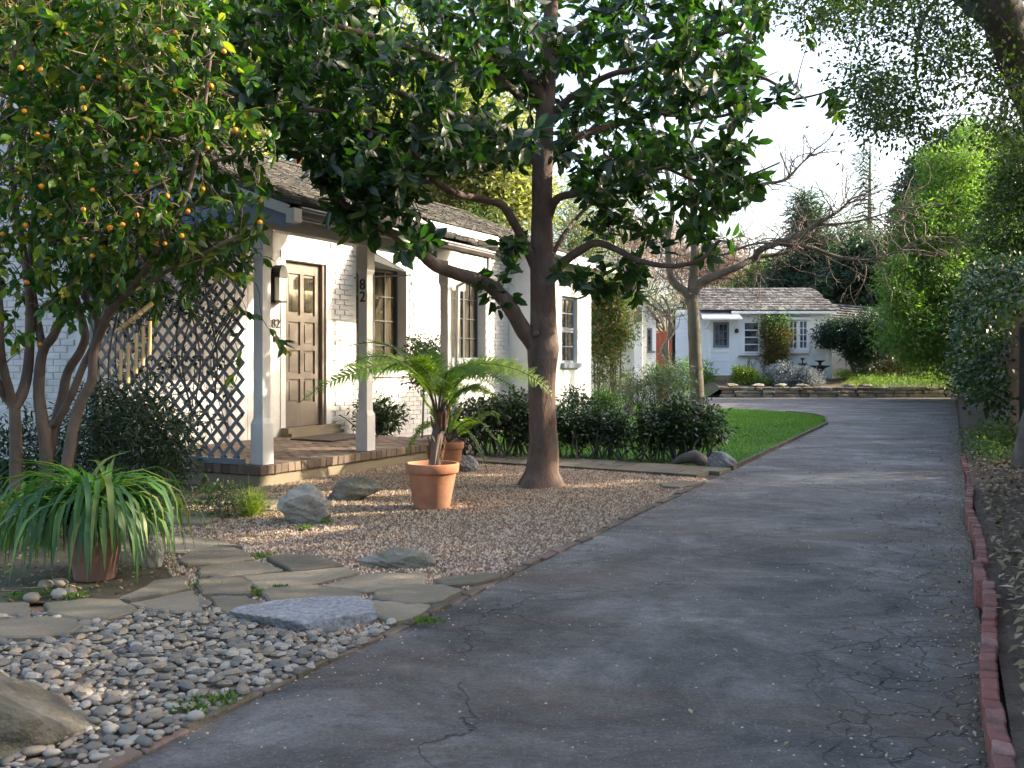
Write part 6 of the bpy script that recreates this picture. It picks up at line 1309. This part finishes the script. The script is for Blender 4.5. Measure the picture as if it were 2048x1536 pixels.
zz = W(0, 642, 31)[2]; pk = W(0, 612, 31)[2]; xa, xb, xm = W(1262, 0, 31)[0], W(1312, 0, 31)[0], W(1292, 0, 31)[0]
mb = MB(); v = [(xa, 31, 0), (xb, 31, 0), (xb, 31, zz), (xm, 31, pk), (xa, 31, zz)]; v += [(a, 34, c) for a, _, c in v]; mb.add(v, [(0, 1, 2, 3, 4), (9, 8, 7, 6, 5), (0, 5, 6, 1), (1, 6, 7, 2), (4, 9, 5, 0)]); mb.build("wall", MT['white_blue'], ob2)
mb = MB(); mb.add([(xm, 30.7, pk + .05), (xb + .12, 30.7, zz - .08), (xb + .12, 34, zz - .08), (xm, 34, pk + .05)], [(0, 1, 2, 3)]).add([(xa - .12, 30.7, zz - .08), (xm, 30.7, pk + .05), (xm, 34, pk + .05), (xa - .12, 34, zz - .08)], [(0, 1, 2, 3)]); mb.build("roof", MT['shingle_far'], ob2)
cp("roof", MT['shingle_far'], [(W(1225, 0, 29)[0], W(1290, 0, 29)[0], 29.1, 32, W(0, 640, 29)[2], W(0, 622, 29)[2])], ob1)
window(ob2, np.array([xm + .02, 30.97, W(0, 705, 31)[2]]), (1, 0, 0), (0, -1, 0), .16, .75, 1, 4, MT['grey_frame'], .03, .02, 'glass_dark'); cp("flower_shelf", MT['grey_frame'], [(xm, xb - .05, 30.8, 30.96, W(0, 706, 31)[2], W(0, 702, 31)[2])], ob2)
tr = empty("vine_trellis", W(1212, 800, 24.5), "white diagonal trellis panel under a green and rusty vine", "trellis")
ta, tb = W(1187, 0, 24.5)[0], W(1240, 0, 24.5)[0]; c = -4.0
while c < 6:
    for sg in (1, -1):
        pts = [(x, sg * (x - ta) + c) for x in (ta, tb)]; (xa_, za_), (xb_, zb_) = pts; f0, f1 = 0, 1
        lo_, hi_ = 0.05, 2.4
        ts = sorted([(lo_ - za_) / (zb_ - za_), (hi_ - za_) / (zb_ - za_)]); f0, f1 = max(0, ts[0]), min(1, ts[1])
        if f1 - f0 > .1: P_, Q_ = np.array([xa_ + (xb_ - xa_) * f0, 24.5 + .012 * sg, za_ + (zb_ - za_) * f0]), np.array([xa_ + (xb_ - xa_) * f1, 24.5 + .012 * sg, za_ + (zb_ - za_) * f1]); d = Q_ - P_; ob("slat", cbox(1, .04, .01, .001), MT['white_wood'], tr, frame((P_ + Q_) / 2, d, np.cross((0, 1, 0), d)) @ Matrix.Diagonal((np.linalg.norm(d), 1, 1, 1)))
    c += .2
tv = empty("trellis_vine", W(1212, 640, 24.3), "green and rust coloured vine tumbling over the white trellis", "vine")
C = np.array([W(random.uniform(1180, 1262) if y < 680 else random.uniform(1185, 1240), y, 24.2 + random.uniform(-.2, .2)) for y in np.r_[R.uniform(560, 700, 190), R.uniform(690, 760, 26)]]); foliage("foliage", C, 44, .26, .10, .35, MT['l_vine'], tv, 'lo', up=.1)
mb = MB()
for i in range(14): x = random.uniform(1186, 1240); mb.tube(smoothpath([W(x, 800, 24.4), W(x + random.uniform(-8, 8), 720, 24.35), W(x + random.uniform(-12, 12), 600, 24.3)], 3), .015, 4, cap=False)
tag(mb.build("stems", MT['bark_grey'], tv), kind='stuff')
pg = empty("pergola", W(1289, 790, 27.5), "pale timber pergola post and beam carrying the wisteria", "pergola")
cp("post", MT['white_wood'], [(W(1285, 0, 27.5)[0], W(1293, 0, 27.5)[0], 27.45, 27.57, 0, W(0, 615, 27.5)[2])], pg); cp("beam", MT['white_wood'], [(W(1275, 0, 27.5)[0], W(1365, 0, 27.5)[0], 27.45, 27.55, W(0, 614, 27.5)[2], W(0, 607, 27.5)[2])], pg)
ws = empty("wisteria", W(1335, 790, 27.3), "twisted bare wisteria trunks climbing to the pergola top", "vine"); mb = MB()
for k in range(7):
    a = random.uniform(-8, 8); mb.tube(smoothpath([W(1338 + a, 790, 27.3), W(1345 - a, 750, 27.3), W(1330 + a, 700, 27.25), W(1342 - a, 660, 27.3), W(1330 + a * 2, 620, 27.3), W(1300 + a * 5, 590, 27.3)], 4), np.linspace(.05, .02, 21), 6, cap=False)
for k in range(60): p = W(random.uniform(1275, 1385), random.uniform(575, 630), 27.3 + random.uniform(-.4, .4)); branchy(mb, p, unit(1)[0], .6, .014, 1, 4, .8, 0, None, (2, 3), .3)
mb.build("trunk", MT['bark_grey'], ws); C = np.array([W(random.uniform(1272, 1380), random.uniform(565, 625), 27.3 + random.uniform(-.4, .4)) for _ in range(60)]); foliage("foliage", C, 16, .25, .06, .35, MT['l_vine'], ws, 'lo')
bush("border_plants", "leafy green border plants at the foot of the pergola", "plant", W(1320, 800, 26.8), [(W(1255, 770, 25), (.4, .3, .35)), (W(1330, 755, 26.8), (.55, .4, .42)), (W(1370, 740, 27), (.3, .3, .35))], 90, 20, .2, .12, .3, 'l_strap')
